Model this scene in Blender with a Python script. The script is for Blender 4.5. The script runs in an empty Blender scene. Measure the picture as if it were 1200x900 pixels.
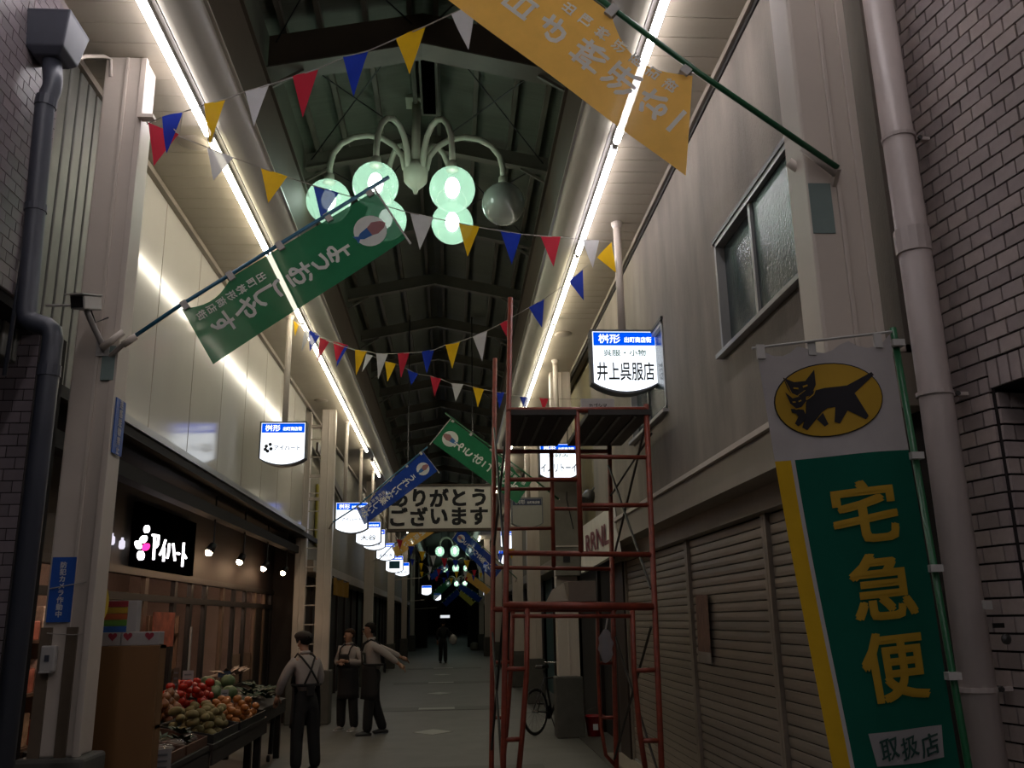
import bpy, bmesh, math, random
from mathutils import Vector, Matrix
from mathutils.geometry import tessellate_polygon

random.seed(7)
PI = math.pi
scene = bpy.context.scene
COL = scene.collection
V = Vector

# ------------------------------------------------------------------ camera
CAM_H = 1.62
FPX = 1050.0
d_ = V((529 - 600, -(727 - 450), -FPX)).normalized()          # street axis seen from the camera
z_ = (V((0, 1, 0)) - d_ * d_.y).normalized()
x_ = d_.cross(z_)
RW = Matrix((x_, d_, z_))                                      # camera space -> world
cam_data = bpy.data.cameras.new('camera')
cam = bpy.data.objects.new('camera', cam_data)
COL.objects.link(cam)
cam_data.sensor_width = 36.0
cam_data.lens = 36.0 * FPX / 1200.0
cam_data.clip_end = 300
mw = RW.to_4x4()
mw.translation = V((0, 0, CAM_H))
cam.matrix_world = mw
scene.camera = cam

# ------------------------------------------------------------------ world, exposure
world = bpy.data.worlds.new('night_sky')
scene.world = world
world.use_nodes = True
bg = world.node_tree.nodes['Background']
bg.inputs[0].default_value = (0.02, 0.024, 0.035, 1)
bg.inputs[1].default_value = 0.12
scene.view_settings.view_transform = 'Standard'
scene.view_settings.look = 'None'
scene.view_settings.exposure = 0.25
scene.view_settings.gamma = 1.0
scene.view_settings.use_curve_mapping = False
TUBE_NEAR = 20.0
TUBE_FAR = 18.0

# ------------------------------------------------------------------ helpers
def ray(px, py):
    return RW @ V((px - 600, -(py - 450), -FPX))

def P(px, py, X=None, Y=None, Z=None):
    """world point on a plane of the street that lies behind a photograph pixel"""
    r = ray(px, py)
    if X is not None: t = X / r.x
    elif Y is not None: t = Y / r.y
    else: t = (Z - CAM_H) / r.z
    return V((0, 0, CAM_H)) + r * t

def lin(c):
    c = c / 255.0
    return c / 12.92 if c <= 0.04045 else ((c + 0.055) / 1.055) ** 2.4

def hexc(h):
    return tuple(lin(int(h[i:i + 2], 16)) for i in (0, 2, 4))

MATS = {}
def mat(name, color, rough=0.6, metal=0.0, var=0.12, scale=6.0, bump=0.0, bscale=60.0, spec=0.5, coat=0.0, stretch=None):
    """procedural painted / plain surface: base colour broken up by noise, optional fine relief"""
    if name in MATS: return MATS[name]
    if isinstance(color, str): color = hexc(color)
    m = bpy.data.materials.new(name); m.use_nodes = True
    nt = m.node_tree; b = nt.nodes['Principled BSDF']
    b.inputs['Roughness'].default_value = rough
    b.inputs['Metallic'].default_value = metal
    b.inputs['Specular IOR Level'].default_value = spec
    b.inputs['Coat Weight'].default_value = coat
    tc = nt.nodes.new('ShaderNodeTexCoord')
    src = tc.outputs['Object']
    if stretch:
        mp = nt.nodes.new('ShaderNodeMapping'); mp.inputs['Scale'].default_value = stretch
        nt.links.new(src, mp.inputs[0]); src = mp.outputs[0]
    n = nt.nodes.new('ShaderNodeTexNoise'); n.inputs['Scale'].default_value = scale
    n.inputs['Detail'].default_value = 5.0; n.inputs['Roughness'].default_value = 0.62
    nt.links.new(src, n.inputs['Vector'])
    r = nt.nodes.new('ShaderNodeValToRGB')
    r.color_ramp.elements[0].position = 0.3; r.color_ramp.elements[1].position = 0.7
    r.color_ramp.elements[0].color = (*[c * (1 - var) for c in color], 1)
    r.color_ramp.elements[1].color = (*[min(1, c * (1 + var)) for c in color], 1)
    nt.links.new(n.outputs['Fac'], r.inputs['Fac'])
    nt.links.new(r.outputs['Color'], b.inputs['Base Color'])
    if bump > 0:
        n2 = nt.nodes.new('ShaderNodeTexNoise'); n2.inputs['Scale'].default_value = bscale
        n2.inputs['Detail'].default_value = 3.0
        nt.links.new(src, n2.inputs['Vector'])
        bp = nt.nodes.new('ShaderNodeBump'); bp.inputs['Strength'].default_value = bump
        bp.inputs['Distance'].default_value = 0.01
        nt.links.new(n2.outputs['Fac'], bp.inputs['Height'])
        nt.links.new(bp.outputs['Normal'], b.inputs['Normal'])
    MATS[name] = m
    return m

def emit(name, color, strength):
    if name in MATS: return MATS[name]
    if isinstance(color, str): color = hexc(color)
    m = bpy.data.materials.new(name); m.use_nodes = True
    nt = m.node_tree; nt.nodes.remove(nt.nodes['Principled BSDF'])
    e = nt.nodes.new('ShaderNodeEmission')
    e.inputs[0].default_value = (*color, 1); e.inputs[1].default_value = strength
    nt.links.new(e.outputs[0], nt.nodes['Material Output'].inputs[0])
    MATS[name] = m
    return m

def cloth(name, color, trans=0.35, clear=0.04, rough=0.85, var=0.06):
    """thin woven cloth: light comes through it, and a little shows through the weave"""
    if name in MATS: return MATS[name]
    m = mat(name, color, rough, var=var, scale=9.0, spec=0.2)
    nt = m.node_tree; b = nt.nodes['Principled BSDF']; out = nt.nodes['Material Output']
    ramp = [n for n in nt.nodes if n.type == 'VALTORGB'][0]
    t = nt.nodes.new('ShaderNodeBsdfTranslucent')
    nt.links.new(ramp.outputs[0], t.inputs[0])
    mx = nt.nodes.new('ShaderNodeMixShader'); mx.inputs[0].default_value = trans
    nt.links.new(b.outputs[0], mx.inputs[1]); nt.links.new(t.outputs[0], mx.inputs[2])
    tr = nt.nodes.new('ShaderNodeBsdfTransparent')
    mx2 = nt.nodes.new('ShaderNodeMixShader'); mx2.inputs[0].default_value = clear
    nt.links.new(mx.outputs[0], mx2.inputs[1]); nt.links.new(tr.outputs[0], mx2.inputs[2])
    nt.links.new(mx2.outputs[0], out.inputs[0])
    return m

def glass(name, color, rough=0.1, clear=0.5, bump=0.0, bscale=80):
    """window glass / plastic film: part clear, part glossy coloured"""
    if name in MATS: return MATS[name]
    m = mat(name, color, rough, var=0.05, bump=bump, bscale=bscale, spec=0.7)
    nt = m.node_tree; b = nt.nodes['Principled BSDF']; out = nt.nodes['Material Output']
    tr = nt.nodes.new('ShaderNodeBsdfTransparent')
    mx = nt.nodes.new('ShaderNodeMixShader'); mx.inputs[0].default_value = clear
    nt.links.new(b.outputs[0], mx.inputs[1]); nt.links.new(tr.outputs[0], mx.inputs[2])
    nt.links.new(mx.outputs[0], out.inputs[0])
    return m

class MB:
    def __init__(s): s.v = []; s.f = []
    def add(s, vs, fs):
        o = len(s.v); s.v += [V(p) for p in vs]; s.f += [tuple(i + o for i in f) for f in fs]; return s
    def box(s, x0, x1, y0, y1, z0, z1):
        vs = [(x, y, z) for x in (x0, x1) for y in (y0, y1) for z in (z0, z1)]
        return s.add(vs, [(0, 1, 3, 2), (4, 6, 7, 5), (0, 4, 5, 1), (2, 3, 7, 6), (0, 2, 6, 4), (1, 5, 7, 3)])
    def obox(s, c, a, b, d):
        c, a, b, d = V(c), V(a), V(b), V(d)
        vs = [c + a * i + b * j + d * k for i in (-1, 1) for j in (-1, 1) for k in (-1, 1)]
        return s.add(vs, [(0, 1, 3, 2), (4, 6, 7, 5), (0, 4, 5, 1), (2, 3, 7, 6), (0, 2, 6, 4), (1, 5, 7, 3)])
    def bar(s, p0, p1, w, h, up=(0, 0, 1)):
        p0, p1 = V(p0), V(p1); d = (p1 - p0); u = d.normalized()
        sd = u.cross(V(up))
        if sd.length < 1e-4: sd = u.cross(V((1, 0, 0)))
        sd.normalize(); n = sd.cross(u)
        return s.obox((p0 + p1) / 2, d / 2, sd * w / 2, n * h / 2)
    def tube(s, pts, r, n=8, cap=True, closed=False):
        pts = [V(p) for p in pts]; k = len(pts)
        rs = r if isinstance(r, (list, tuple)) else [r] * k
        vs = []; prev = None
        for i, p in enumerate(pts):
            if closed: d = pts[(i + 1) % k] - pts[i - 1]
            else: d = pts[min(i + 1, k - 1)] - pts[max(i - 1, 0)]
            d.normalize()
            if prev is None:
                a = d.cross(V((0, 0, 1)))
                if a.length < 1e-3: a = d.cross(V((1, 0, 0)))
            else:
                a = prev - d * prev.dot(d)
            a.normalize(); prev = a; b = d.cross(a)
            vs += [p + (a * math.cos(2 * PI * j / n) + b * math.sin(2 * PI * j / n)) * rs[i] for j in range(n)]
        fs = []
        m = k if closed else k - 1
        for i in range(m):
            q = (i + 1) % k
            for j in range(n):
                fs.append((i * n + j, i * n + (j + 1) % n, q * n + (j + 1) % n, q * n + j))
        if cap and not closed:
            fs.append(tuple(range(n - 1, -1, -1))); fs.append(tuple((k - 1) * n + j for j in range(n)))
        return s.add(vs, fs)
    def lathe(s, prof, c=(0, 0, 0), n=16, axis=None):
        c = V(c); vs = []; fs = []
        M = Matrix.Identity(3)
        if axis is not None: M = V((0, 0, 1)).rotation_difference(V(axis)).to_matrix()
        for r, z in prof:
            for j in range(n):
                vs.append(c + M @ V((r * math.cos(2 * PI * j / n), r * math.sin(2 * PI * j / n), z)))
        for i in range(len(prof) - 1):
            for j in range(n):
                fs.append((i * n + j, i * n + (j + 1) % n, (i + 1) * n + (j + 1) % n, (i + 1) * n + j))
        fs.append(tuple(range(n - 1, -1, -1))); fs.append(tuple((len(prof) - 1) * n + j for j in range(n)))
        return s.add(vs, fs)
    def ball(s, c, r, nu=14, nv=9):
        c = V(c); r = (r, r, r) if not isinstance(r, (tuple, list)) else r
        vs = [c + V((0, 0, r[2]))]; fs = []
        for i in range(1, nv):
            t = PI * i / nv
            for j in range(nu):
                a = 2 * PI * j / nu
                vs.append(c + V((r[0] * math.sin(t) * math.cos(a), r[1] * math.sin(t) * math.sin(a), r[2] * math.cos(t))))
        vs.append(c - V((0, 0, r[2]))); L = len(vs) - 1
        for j in range(nu):
            fs.append((0, 1 + j, 1 + (j + 1) % nu))
            fs.append((L, L - nu + (j + 1) % nu, L - nu + j))
        for i in range(nv - 2):
            for j in range(nu):
                a = 1 + i * nu
                fs.append((a + j, a + nu + j, a + nu + (j + 1) % nu, a + (j + 1) % nu))
        return s.add(vs, fs)
    def prism(s, pts, t):
        """closed outline (3-D points in one plane) given the thickness vector t"""
        pts = [V(p) for p in pts]; t = V(t); n = len(pts)
        tris = tessellate_polygon([pts])
        vs = pts + [p + t for p in pts]
        fs = [tuple(a) for a in tris] + [tuple(i + n for i in reversed(a)) for a in tris]
        fs += [(i, (i + 1) % n, n + (i + 1) % n, n + i) for i in range(n)]
        return s.add(vs, fs)
    def grid(s, fn, nu, nv):
        vs = [fn(i / nu, j / nv) for i in range(nu + 1) for j in range(nv + 1)]
        fs = [(i * (nv + 1) + j, (i + 1) * (nv + 1) + j, (i + 1) * (nv + 1) + j + 1, i * (nv + 1) + j + 1) for i in range(nu) for j in range(nv)]
        return s.add(vs, fs)
    def build(s, name, m, parent=None, smooth=False, bevel=0.0, solid=0.0):
        if parent is not None:
            o0 = ROOT[parent.name]
        else:
            xs = [p.x for p in s.v]; ys = [p.y for p in s.v]; zs = [p.z for p in s.v]
            o0 = V(((min(xs) + max(xs)) / 2, (min(ys) + max(ys)) / 2, min(zs)))
        me = bpy.data.meshes.new(name)
        me.from_pydata([tuple(p - o0) for p in s.v], [], s.f)
        bm = bmesh.new(); bm.from_mesh(me)
        bmesh.ops.recalc_face_normals(bm, faces=bm.faces)
        bm.to_mesh(me); bm.free()
        if smooth: me.polygons.foreach_set('use_smooth', [True] * len(me.polygons))
        me.materials.append(m)
        o = bpy.data.objects.new(name, me); COL.objects.link(o)
        if parent is not None: o.parent = parent
        else: o.location = o0
        ROOT[o.name] = o0
        if solid:
            md = o.modifiers.new('thickness', 'SOLIDIFY'); md.thickness = solid; md.offset = 0
        if bevel:
            md = o.modifiers.new('bevel', 'BEVEL'); md.width = bevel; md.segments = 2; md.limit_method = 'ANGLE'
        return o

ROOT = {}
def tag(o, label=None, cat=None, group=None, kind=None):
    if label: o['label'] = label
    if cat: o['category'] = cat
    if group: o['group'] = group
    if kind: o['kind'] = kind
    return o

def thing(name, label, cat, loc, group=None):
    o = bpy.data.objects.new(name, None); COL.objects.link(o)
    o.empty_display_size = 0.1
    o.location = loc; ROOT[o.name] = V(loc)
    return tag(o, label, cat, group)

def struct(o, label=None):
    return tag(o, label, None, None, 'structure')

def dup_part(o, offset, parent=None):
    """copy of a part that shares its mesh, moved by offset"""
    c = o.copy(); COL.objects.link(c)
    c.parent = parent or o.parent
    c.location = V(o.location) + V(offset)
    return c

# ---- lettering
_TXT = {}; LAYERS = {}
def text2d(s, bold=0.0, cell=0.0):
    """(verts, faces) of flat lettering, height of a full-width character = 1, centred at the origin"""
    key = (s, bold, cell)
    if key in _TXT: return _TXT[key]
    cu = bpy.data.curves.new('lettering', 'FONT'); cu.body = s
    cu.size = 1.0; cu.resolution_u = 2
    cu.align_x = 'CENTER'; cu.align_y = 'CENTER'
    ob = bpy.data.objects.new('lettering', cu); COL.objects.link(ob)
    dg = bpy.context.evaluated_depsgraph_get()
    me = bpy.data.meshes.new_from_object(ob.evaluated_get(dg))
    bm = bmesh.new(); bm.from_mesh(me)
    if cell and len(bm.verts):
        for ax in (0, 1):
            lo = min(v.co[ax] for v in bm.verts); hi = max(v.co[ax] for v in bm.verts)
            k = math.floor(lo / cell) + 1
            while k * cell < hi:
                co = V((0, 0, 0)); co[ax] = k * cell; no = V((0, 0, 0)); no[ax] = 1
                bmesh.ops.bisect_plane(bm, geom=bm.verts[:] + bm.edges[:] + bm.faces[:], plane_co=co, plane_no=no)
                k += 1
    bm.verts.ensure_lookup_table()
    xs = [v.co.x for v in bm.verts] or [0]; ys = [v.co.y for v in bm.verts] or [0]
    cx, cy = (min(xs) + max(xs)) / 2, (min(ys) + max(ys)) / 2
    vs = [(v.co.x - cx, v.co.y - cy) for v in bm.verts]
    fs = [tuple(v.index for v in f.verts) for f in bm.faces]
    if bold:                                   # heavier strokes: the outline repeated a hair to each side
        n = len(vs); v0, f0 = vs, fs; vs, fs = [], []
        for k, (dx, dy) in enumerate(((-bold, -bold), (bold, -bold), (bold, bold), (-bold, bold))):
            vs += [(x + dx, y + dy) for x, y in v0]; fs += [tuple(i + k * n for i in f) for f in f0]
    bm.free(); bpy.data.meshes.remove(me)
    bpy.data.objects.remove(ob); bpy.data.curves.remove(cu)
    _TXT[key] = (vs, fs)
    LAYERS[key] = len(vs) // 4 if bold else 10 ** 9
    return _TXT[key]

def letter(mb, s, c, right, up, size, bold=0.0, width=None, cell=0.0, fn=None):
    """lettering laid at point c; right/up are unit vectors; width squeezes the whole string"""
    vs, fs = text2d(s, bold, cell)
    if not vs: return mb
    c, right, up = V(c), V(right), V(up)
    kx = size
    if width:
        w = max(v[0] for v in vs) - min(v[0] for v in vs)
        kx = width / max(w, 1e-6)
    nrm = right.cross(up)
    if abs(nrm.y) > 0.5 and nrm.y > 0: nrm = -nrm
    lay = LAYERS[(s, bold, cell)]
    pts = [c + right * (x * kx) + up * (y * size) + nrm * (0.0008 * (i // lay)) for i, (x, y) in enumerate(vs)]
    if fn: pts = [fn(p) for p in pts]
    return mb.add(pts, fs)

ORD = ['nearest the camera', 'second', 'third', 'fourth', 'fifth', 'sixth', 'seventh', 'eighth', 'ninth', 'tenth', 'eleventh', 'twelfth', 'thirteenth', 'fourteenth']

# ------------------------------------------------------------------ materials
M_cream = mat('cream_paint', 'bdb2a6', 0.42, var=0.06, scale=2.0, bump=0.05, bscale=30)
M_soffit = mat('soffit_board', '958c7c', 0.5, var=0.07, scale=2.5)
M_cove = mat('cove_enamel', 'a9a496', 0.28, var=0.05, scale=1.5)
M_beam = mat('brown_beam', '4a4033', 0.55, var=0.12, scale=2.0)
M_rafter = mat('rafter_paint', '5b574c', 0.55, var=0.15, scale=3.0)
M_roof = mat('roof_sheet', '565a4d', 0.65, var=0.12, scale=2.0, bump=0.25, bscale=6, stretch=(0.3, 12, 1))
M_render = mat('cement_render', '7e766c', 0.88, var=0.3, scale=1.1, bump=0.35, bscale=90, stretch=(1, 1.6, 0.45))
M_fascia = mat('fascia_paint', '8a8073', 0.5, var=0.1, scale=2.0)
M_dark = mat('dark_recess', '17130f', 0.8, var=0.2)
M_darkwood = mat('dark_stained_wood', '2a1c14', 0.5, var=0.3, scale=4, stretch=(1, 1, 0.2))
M_black = mat('black_metal', '0d0d0d', 0.45, var=0.2)
M_floor = mat('floor_paver', '5c5b57', 0.55, var=0.14, scale=2.2, bump=0.08, bscale=40)
M_band = mat('floor_dark_band', '484641', 0.55, var=0.12, scale=3)
M_inlay = mat('floor_pale_inlay', '8d8b83', 0.45, var=0.08, scale=3)
M_brick = [mat('grey_brick_%s' % n, c, 0.5, var=0.1, scale=18, bump=0.12, bscale=90) for n, c in (('plain', '9c8f8c'), ('dull', '918482'), ('pale', 'a59792'))]
M_mortar = mat('dark_mortar', '1d1616', 0.9, var=0.2)
M_tile = [mat('taupe_tile_%s' % n, c, 0.4, var=0.08, scale=15) for n, c in (('plain', '6f666a'), ('dull', '686063'), ('pale', '766c70'))]
M_joint = mat('pale_joint', '857b78', 0.9, var=0.15)
M_pipe = mat('cream_pipe', 'b3a7a2', 0.38, var=0.07, scale=5, bump=0.06, bscale=60)
M_greypipe = mat('slate_grey_pipe', '3c3f49', 0.4, var=0.1, scale=5)
M_galv = mat('galvanised_siding', '6d6d66', 0.5, metal=0.25, var=0.15, scale=4)
M_panel = mat('glossy_white_panel', 'bcb8ae', 0.13, var=0.03, scale=1.5, bump=0.03, bscale=3.0, spec=0.6)
M_shutter = mat('shutter_slat', '8b8175', 0.42, metal=0.3, var=0.14, scale=3.0, stretch=(1, 0.6, 3))
M_slot = mat('shutter_dark_joint', '14110d', 0.9)  # near-black sheet seen between the slats
M_alu = mat('aluminium_frame', '8f8f8d', 0.35, metal=0.1, var=0.06)
M_steel = mat('galvanised_tube', '4b4a48', 0.4, metal=0.7, var=0.15)
M_red = mat('rust_red_scaffold_paint', '762f1e', 0.5, var=0.3, scale=14, bump=0.1, bscale=50)
M_plank = mat('scaffold_deck', '2b2825', 0.7, var=0.25, scale=6)
M_white = mat('white_plastic', 'a9a5a0', 0.4, var=0.05)
M_plinth = mat('pillar_plinth_stone', '4a4842', 0.7, var=0.18, scale=6, bump=0.2, bscale=40)
M_cord = mat('white_cord', '9a958c', 0.8)
M_tubehouse = mat('batten_housing', '6d665c', 0.4)
E_near = emit('cool_tube_light', (1.0, 0.94, 0.98), TUBE_NEAR)
E_far = emit('warm_tube_light', (1.0, 0.92, 0.74), TUBE_FAR)

# ------------------------------------------------------------------ the street
ZC = 5.32            # soffit
XL, XR = -2.51, 1.87 # upper walls
XC = -0.28           # ridge
SL, SR = -1.86, 1.30 # light strips
YE = 60.0
END = 112.0

fl = MB().box(-7, 6, -16, END, -0.2, 0.0).build('floor', M_floor)
struct(fl, 'dark grey paved arcade floor')
for k, y in enumerate((7.0, 10.7, 18.1, 25.5, 33.0)):
    MB().box(-1.55, 1.05, y - 0.35, y + 0.35, 0.0, 0.004).build('floor_band', M_band, fl)
    MB().box(-0.28 - 0.34, -0.28 + 0.34, y - 0.18, y + 0.18, 0.004, 0.008).build('floor_inlay', M_inlay, fl)
for y in (14.4, 21.8, 29.2):
    MB().prism([(-0.28 - 0.3, y, 0.0), (-0.28, y - 0.35, 0.0), (-0.28 + 0.3, y, 0.0), (-0.28, y + 0.35, 0.0)], (0, 0, 0.005)).build('floor_inlay', M_inlay, fl)
MB().box(1.78, 2.3, 2, 40, 0.0, 0.012).build('gutter_strip', M_band, fl)

# ---- soffits: planks near the camera, plain sheet beyond
def soffit(side, x0, x1):
    sheet = MB().box(x0, x1, -14.0, YE, ZC + 0.02, ZC + 0.08).build('ceiling', M_soffit)
    struct(sheet, 'flat boarded soffit over the %s shops' % side)
    y = 2.2; base = None
    for k in range(42):
        if base is None:
            base = MB().box(x0, x1, y, y + (0.203 if side == 'left' else 0.198), ZC, ZC + 0.02).build('soffit_plank', M_soffit, sheet, bevel=0.004)
        else:
            dup_part(base, (0, k * 0.2045, random.uniform(-0.0008, 0.0008)))
    MB().box(x0, x1, 2.2 + 42 * 0.2045, YE, ZC, ZC + 0.02).build('soffit_sheet', M_soffit, sheet)
    return sheet
soffit('left', -4.2, SL - 0.05)
soffit('right', SR + 0.05, 3.6)

# ---- coves: enamelled faces that rise from the light strips to the roof beams
def cove(side, s):
    x0 = SL if s < 0 else SR
    xe = XC + s * 1.34
    n = 8
    pts = []
    x1 = x0 - s * 0.055
    for i in range(n + 1):
        t = i / n
        pts.append((x1 + (xe - x1) * (1 - (1 - t) ** 1.25), ZC + 0.01 + 0.24 * t ** 1.15))
    mb = MB()
    mb.grid(lambda u, v: V((pts[round(u * n)][0], -14.0 + v * (YE + 14), pts[round(u * n)][1])), n, 1)
    o = mb.build('trim_cove_%s' % side, M_cove, smooth=True, solid=0.02)
    struct(o, 'curved pale enamel cove beside the %s light strip' % side)
    y = 3.0; base = None
    b = MB()
    b.box(xe - 0.02, xe + 0.02, -14.0, END, ZC + 0.25, 6.2)
    b.box(xe - 0.05, xe + 0.05, -14.0, END, 6.18, 6.2)
    o2 = b.build('trim_beam_%s' % side, M_beam)
    struct(o2, 'brown steel edge beam along the %s of the roof' % side)
    MB().box(xe - 0.03, xe + 0.03, -1, YE, ZC + 0.235, ZC + 0.255).build('bead', M_cove, o)
    # batten gutter between soffit and cove
    MB().box(x0 - 0.05, x0 + 0.05, -14.0, 46, ZC + 0.004, ZC + 0.05).build('light_channel', M_tubehouse, o)
    return o
cove('left', -1)
cove('right', 1)

# ---- fluorescent battens
def battens(side, x, ranges):
    k = 0
    for (y, ln, warm) in ranges:
        lb = 'lit fluorescent batten on the %s soffit, %s' % (side, ('behind the viewer, row place %d' % (6 - k) if k < 6 else ('first in view', 'second in view', 'third in view', 'fourth in view', 'fifth in view', 'sixth in view', 'seventh in view', 'eighth in view', 'ninth in view', 'tenth in view', 'eleventh in view', 'twelfth in view', 'thirteenth in view', 'fourteenth in view')[k - 6]))
        t = thing('fluorescent_batten', lb, 'light', (x, y, ZC - 0.06), 'light strip on the %s soffit' % side)
        MB().box(x - 0.022, x + 0.022, y + 0.01, y + ln - 0.01, ZC - 0.045, ZC + 0.0).build('housing', M_tubehouse, t)
        MB().tube([(x, y + 0.04, ZC - 0.062), (x, y + ln - 0.04, ZC - 0.066)], 0.028, 10).build('tube', E_far if warm else E_near, t, smooth=True)
        MB().box(x - 0.02, x + 0.02, y + 0.012, y + 0.04, ZC - 0.085, ZC - 0.04).build('socket', M_white, t)
        MB().box(x - 0.02, x + 0.02, y + ln - 0.04, y + ln - 0.012, ZC - 0.085, ZC - 0.04).build('socket', M_white, t)
        k += 1
joints = [1.9 + 2.22 * k for k in range(-6, 8)]
battens('left', SL, [(y, 2.2, y > 4.5) for y in joints] + [(21.0, 2.2, True), (26.0, 2.2, True), (31.0, 2.2, True), (36.5, 2.2, True), (42.0, 2.2, True)])
battens('right', SR, [(y, 2.2, y > 7.5) for y in joints] + [(20.5, 2.2, True), (25.0, 2.2, True), (30.0, 2.2, True), (35.0, 2.2, True), (41.0, 2.2, True)])

# ---- roof: corrugated sheet, purlins, rafters, tie rods, ridge vent
def zroof(x):
    return 7.42 - abs(x - XC) / 1.47 * 0.30
roof = MB()
for s in (-1, 1):
    roof.grid(lambda u, v: V((XC + s * 1.55 * u, -14 + v * (END + 14), zroof(XC + s * 1.55 * u) + 0.05)), 2, 2)
roof = roof.build('ceiling', M_roof, solid=0.02)
struct(roof, 'dark corrugated pitched roof over the arcade')
wall_up = MB()
for s in (-1, 1):
    wall_up.box(XC + s * 1.5 - 0.01, XC + s * 1.5 + 0.01, -1, END, 6.5, 7.3)
wall_up.build('roof_side', M_roof, roof)
for dx in (-1.32, -0.98, -0.55, -0.13, 0.13, 0.55, 0.98, 1.32):
    x = XC + dx
    MB().box(x - 0.025, x + 0.025, -1, YE, zroof(x) - 0.05, zroof(x) + 0.03).build('purlin', M_rafter, roof)
RAFT = [3.05, 5.32, 7.6, 9.86, 12.13, 14.4, 16.67, 18.94, 21.2, 23.5, 25.8, 28, 31, 34, 38, 42, 47, 52, 58]
for k, y in enumerate(RAFT):
    main = (k in (0, 2))
    dep = 0.42 if main else 0.2
    mb = MB()
    for s in (-1, 1):
        p0 = V((XC, y, 0)); p1 = V((XC + s * 1.46, y, 0))
        za, zb = 7.37, 7.07
        w = 0.008
        mb.add([(p0.x, y - w, za), (p1.x, y - w, zb), (p1.x, y - w, zb - dep), (p0.x, y - w, za - dep),
                (p0.x, y + w, za), (p1.x, y + w, zb), (p1.x, y + w, zb - dep), (p0.x, y + w, za - dep)],
               [(0, 1, 2, 3), (7, 6, 5, 4), (3, 2, 6, 7), (0, 4, 5, 1), (1, 5, 6, 2), (0, 3, 7, 4)])
    mb.build('rafter_web', M_beam if main else M_rafter, roof)
    fb = MB()
    for s in (-1, 1):
        fb.bar((XC, y, 7.37 - dep), (XC + s * 1.46, y, 7.07 - dep), 0.26 if main else 0.11, 0.014, up=(0, 0, 1))
    fb.build('rafter_flange', M_rafter, roof)
    for s in (-1, 1):
        MB().bar((XC + s * 1.46, y, 6.72 if not main else 6.5), (XC + s * 1.12, y, 7.13 - dep - 0.0), 0.03, 0.03).build('knee_brace', M_rafter, roof)
for a, b in ((5.32, 7.6), (7.6, 9.86), (9.86, 12.13)):
    for s in (-1, 1):
        MB().tube([(XC + s * 0.1, a, 7.25), (XC + s * 1.4, b, 7.0)], 0.008, 5).build('tie_rod', M_black, roof)
        MB().tube([(XC + s * 1.4, a, 7.0), (XC + s * 0.1, b, 7.25)], 0.008, 5).build('tie_rod', M_black, roof)
rv = MB()
rv.box(XC - 0.06, XC + 0.13, 7.75, 9.15, 7.19, 7.3)
o = rv.build('ridge_vent_frame', M_rafter, roof)
MB().box(XC - 0.035, XC + 0.105, 7.82, 9.08, 7.17, 7.195).build('ridge_vent_dark_plate', mat('void_black', '020202', 1.0, spec=0.0), roof)  # solid black plate, the dark of an opening put into its colour

# ------------------------------------------------------------------ right side: rendered house
def wall_with_holes(name, m, x0, x1, y0, y1, z0, z1, holes):
    mb = MB(); ys = [y0] + [v for h in holes for v in (h[0], h[1])] + [y1]
    for i in range(0, len(ys), 2): mb.box(x0, x1, ys[i], ys[i + 1], z0, z1)
    for (a, b, c, d) in holes:
        mb.box(x0, x1, a, b, z0, c); mb.box(x0, x1, a, b, d, z1)
    return mb.build(name, m)
WZ0, WZ1 = 3.36, 4.17
wr = wall_with_holes('wall_right', M_render, XR, XR + 0.14, 3.42, 11.6, 2.66, ZC + 0.02, [(3.95, 5.80, WZ0, WZ1), (7.45, 8.95, WZ0, WZ1)])
struct(wr, 'grey cement rendered upper wall on the right')
MB().box(XR - 0.035, XR + 0.02, 1.0, YE, ZC - 0.05, ZC).build('cornice', M_fascia, wr)
MB().box(XR - 0.012, XR + 0.02, 1.0, YE, ZC - 0.085, ZC - 0.05).build('cornice_gap', M_dark, wr)
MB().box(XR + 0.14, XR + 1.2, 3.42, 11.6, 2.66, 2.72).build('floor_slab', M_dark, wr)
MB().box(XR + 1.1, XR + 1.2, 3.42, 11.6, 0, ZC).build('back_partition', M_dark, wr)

M_frost = glass('frosted_glass', '2b3a3c', 0.22, 0.1, bump=0.35, bscale=45)
def slider(name, y0, y1, mull, label):
    fr = MB()
    t = 0.035
    for (a, b, c, d) in ((y0, y1, WZ1 - t, WZ1), (y0, y1, WZ0, WZ0 + t), (y0, y0 + t, WZ0, WZ1), (y1 - t, y1, WZ0, WZ1)):
        fr.box(XR - 0.012, XR + 0.09, a, b, c, d)
    w = fr.build(name, M_alu); struct(w, label)
    MB().box(XR + 0.0, XR + 0.03, mull - 0.018, mull + 0.018, WZ0 + t, WZ1 - t).build('mullion', M_alu, w)
    MB().box(XR + 0.018, XR + 0.024, y0 + t, mull, WZ0 + t, WZ1 - t).build('pane', M_frost, w)
    MB().box(XR + 0.05, XR + 0.056, mull, y1 - t, WZ0 + t, WZ1 - t).build('pane', M_frost, w)
    MB().box(XR - 0.05, XR + 0.02, y0 - 0.03, y1 + 0.03, WZ0 - 0.03, WZ0).build('sill', M_alu, w)
    MB().box(XR - 0.02, XR + 0.02, y0 - 0.02, y1 + 0.02, WZ1, WZ1 + 0.03).build('drip_strip', M_black, w)
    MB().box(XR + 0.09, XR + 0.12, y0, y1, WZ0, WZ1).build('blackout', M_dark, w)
    return w
slider('window_1', 3.95, 5.80, 5.08, 'wide sliding window of frosted glass in the rendered wall')
slider('window_2', 7.45, 8.95, 8.2, 'smaller frosted window beyond the lit sign')

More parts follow.
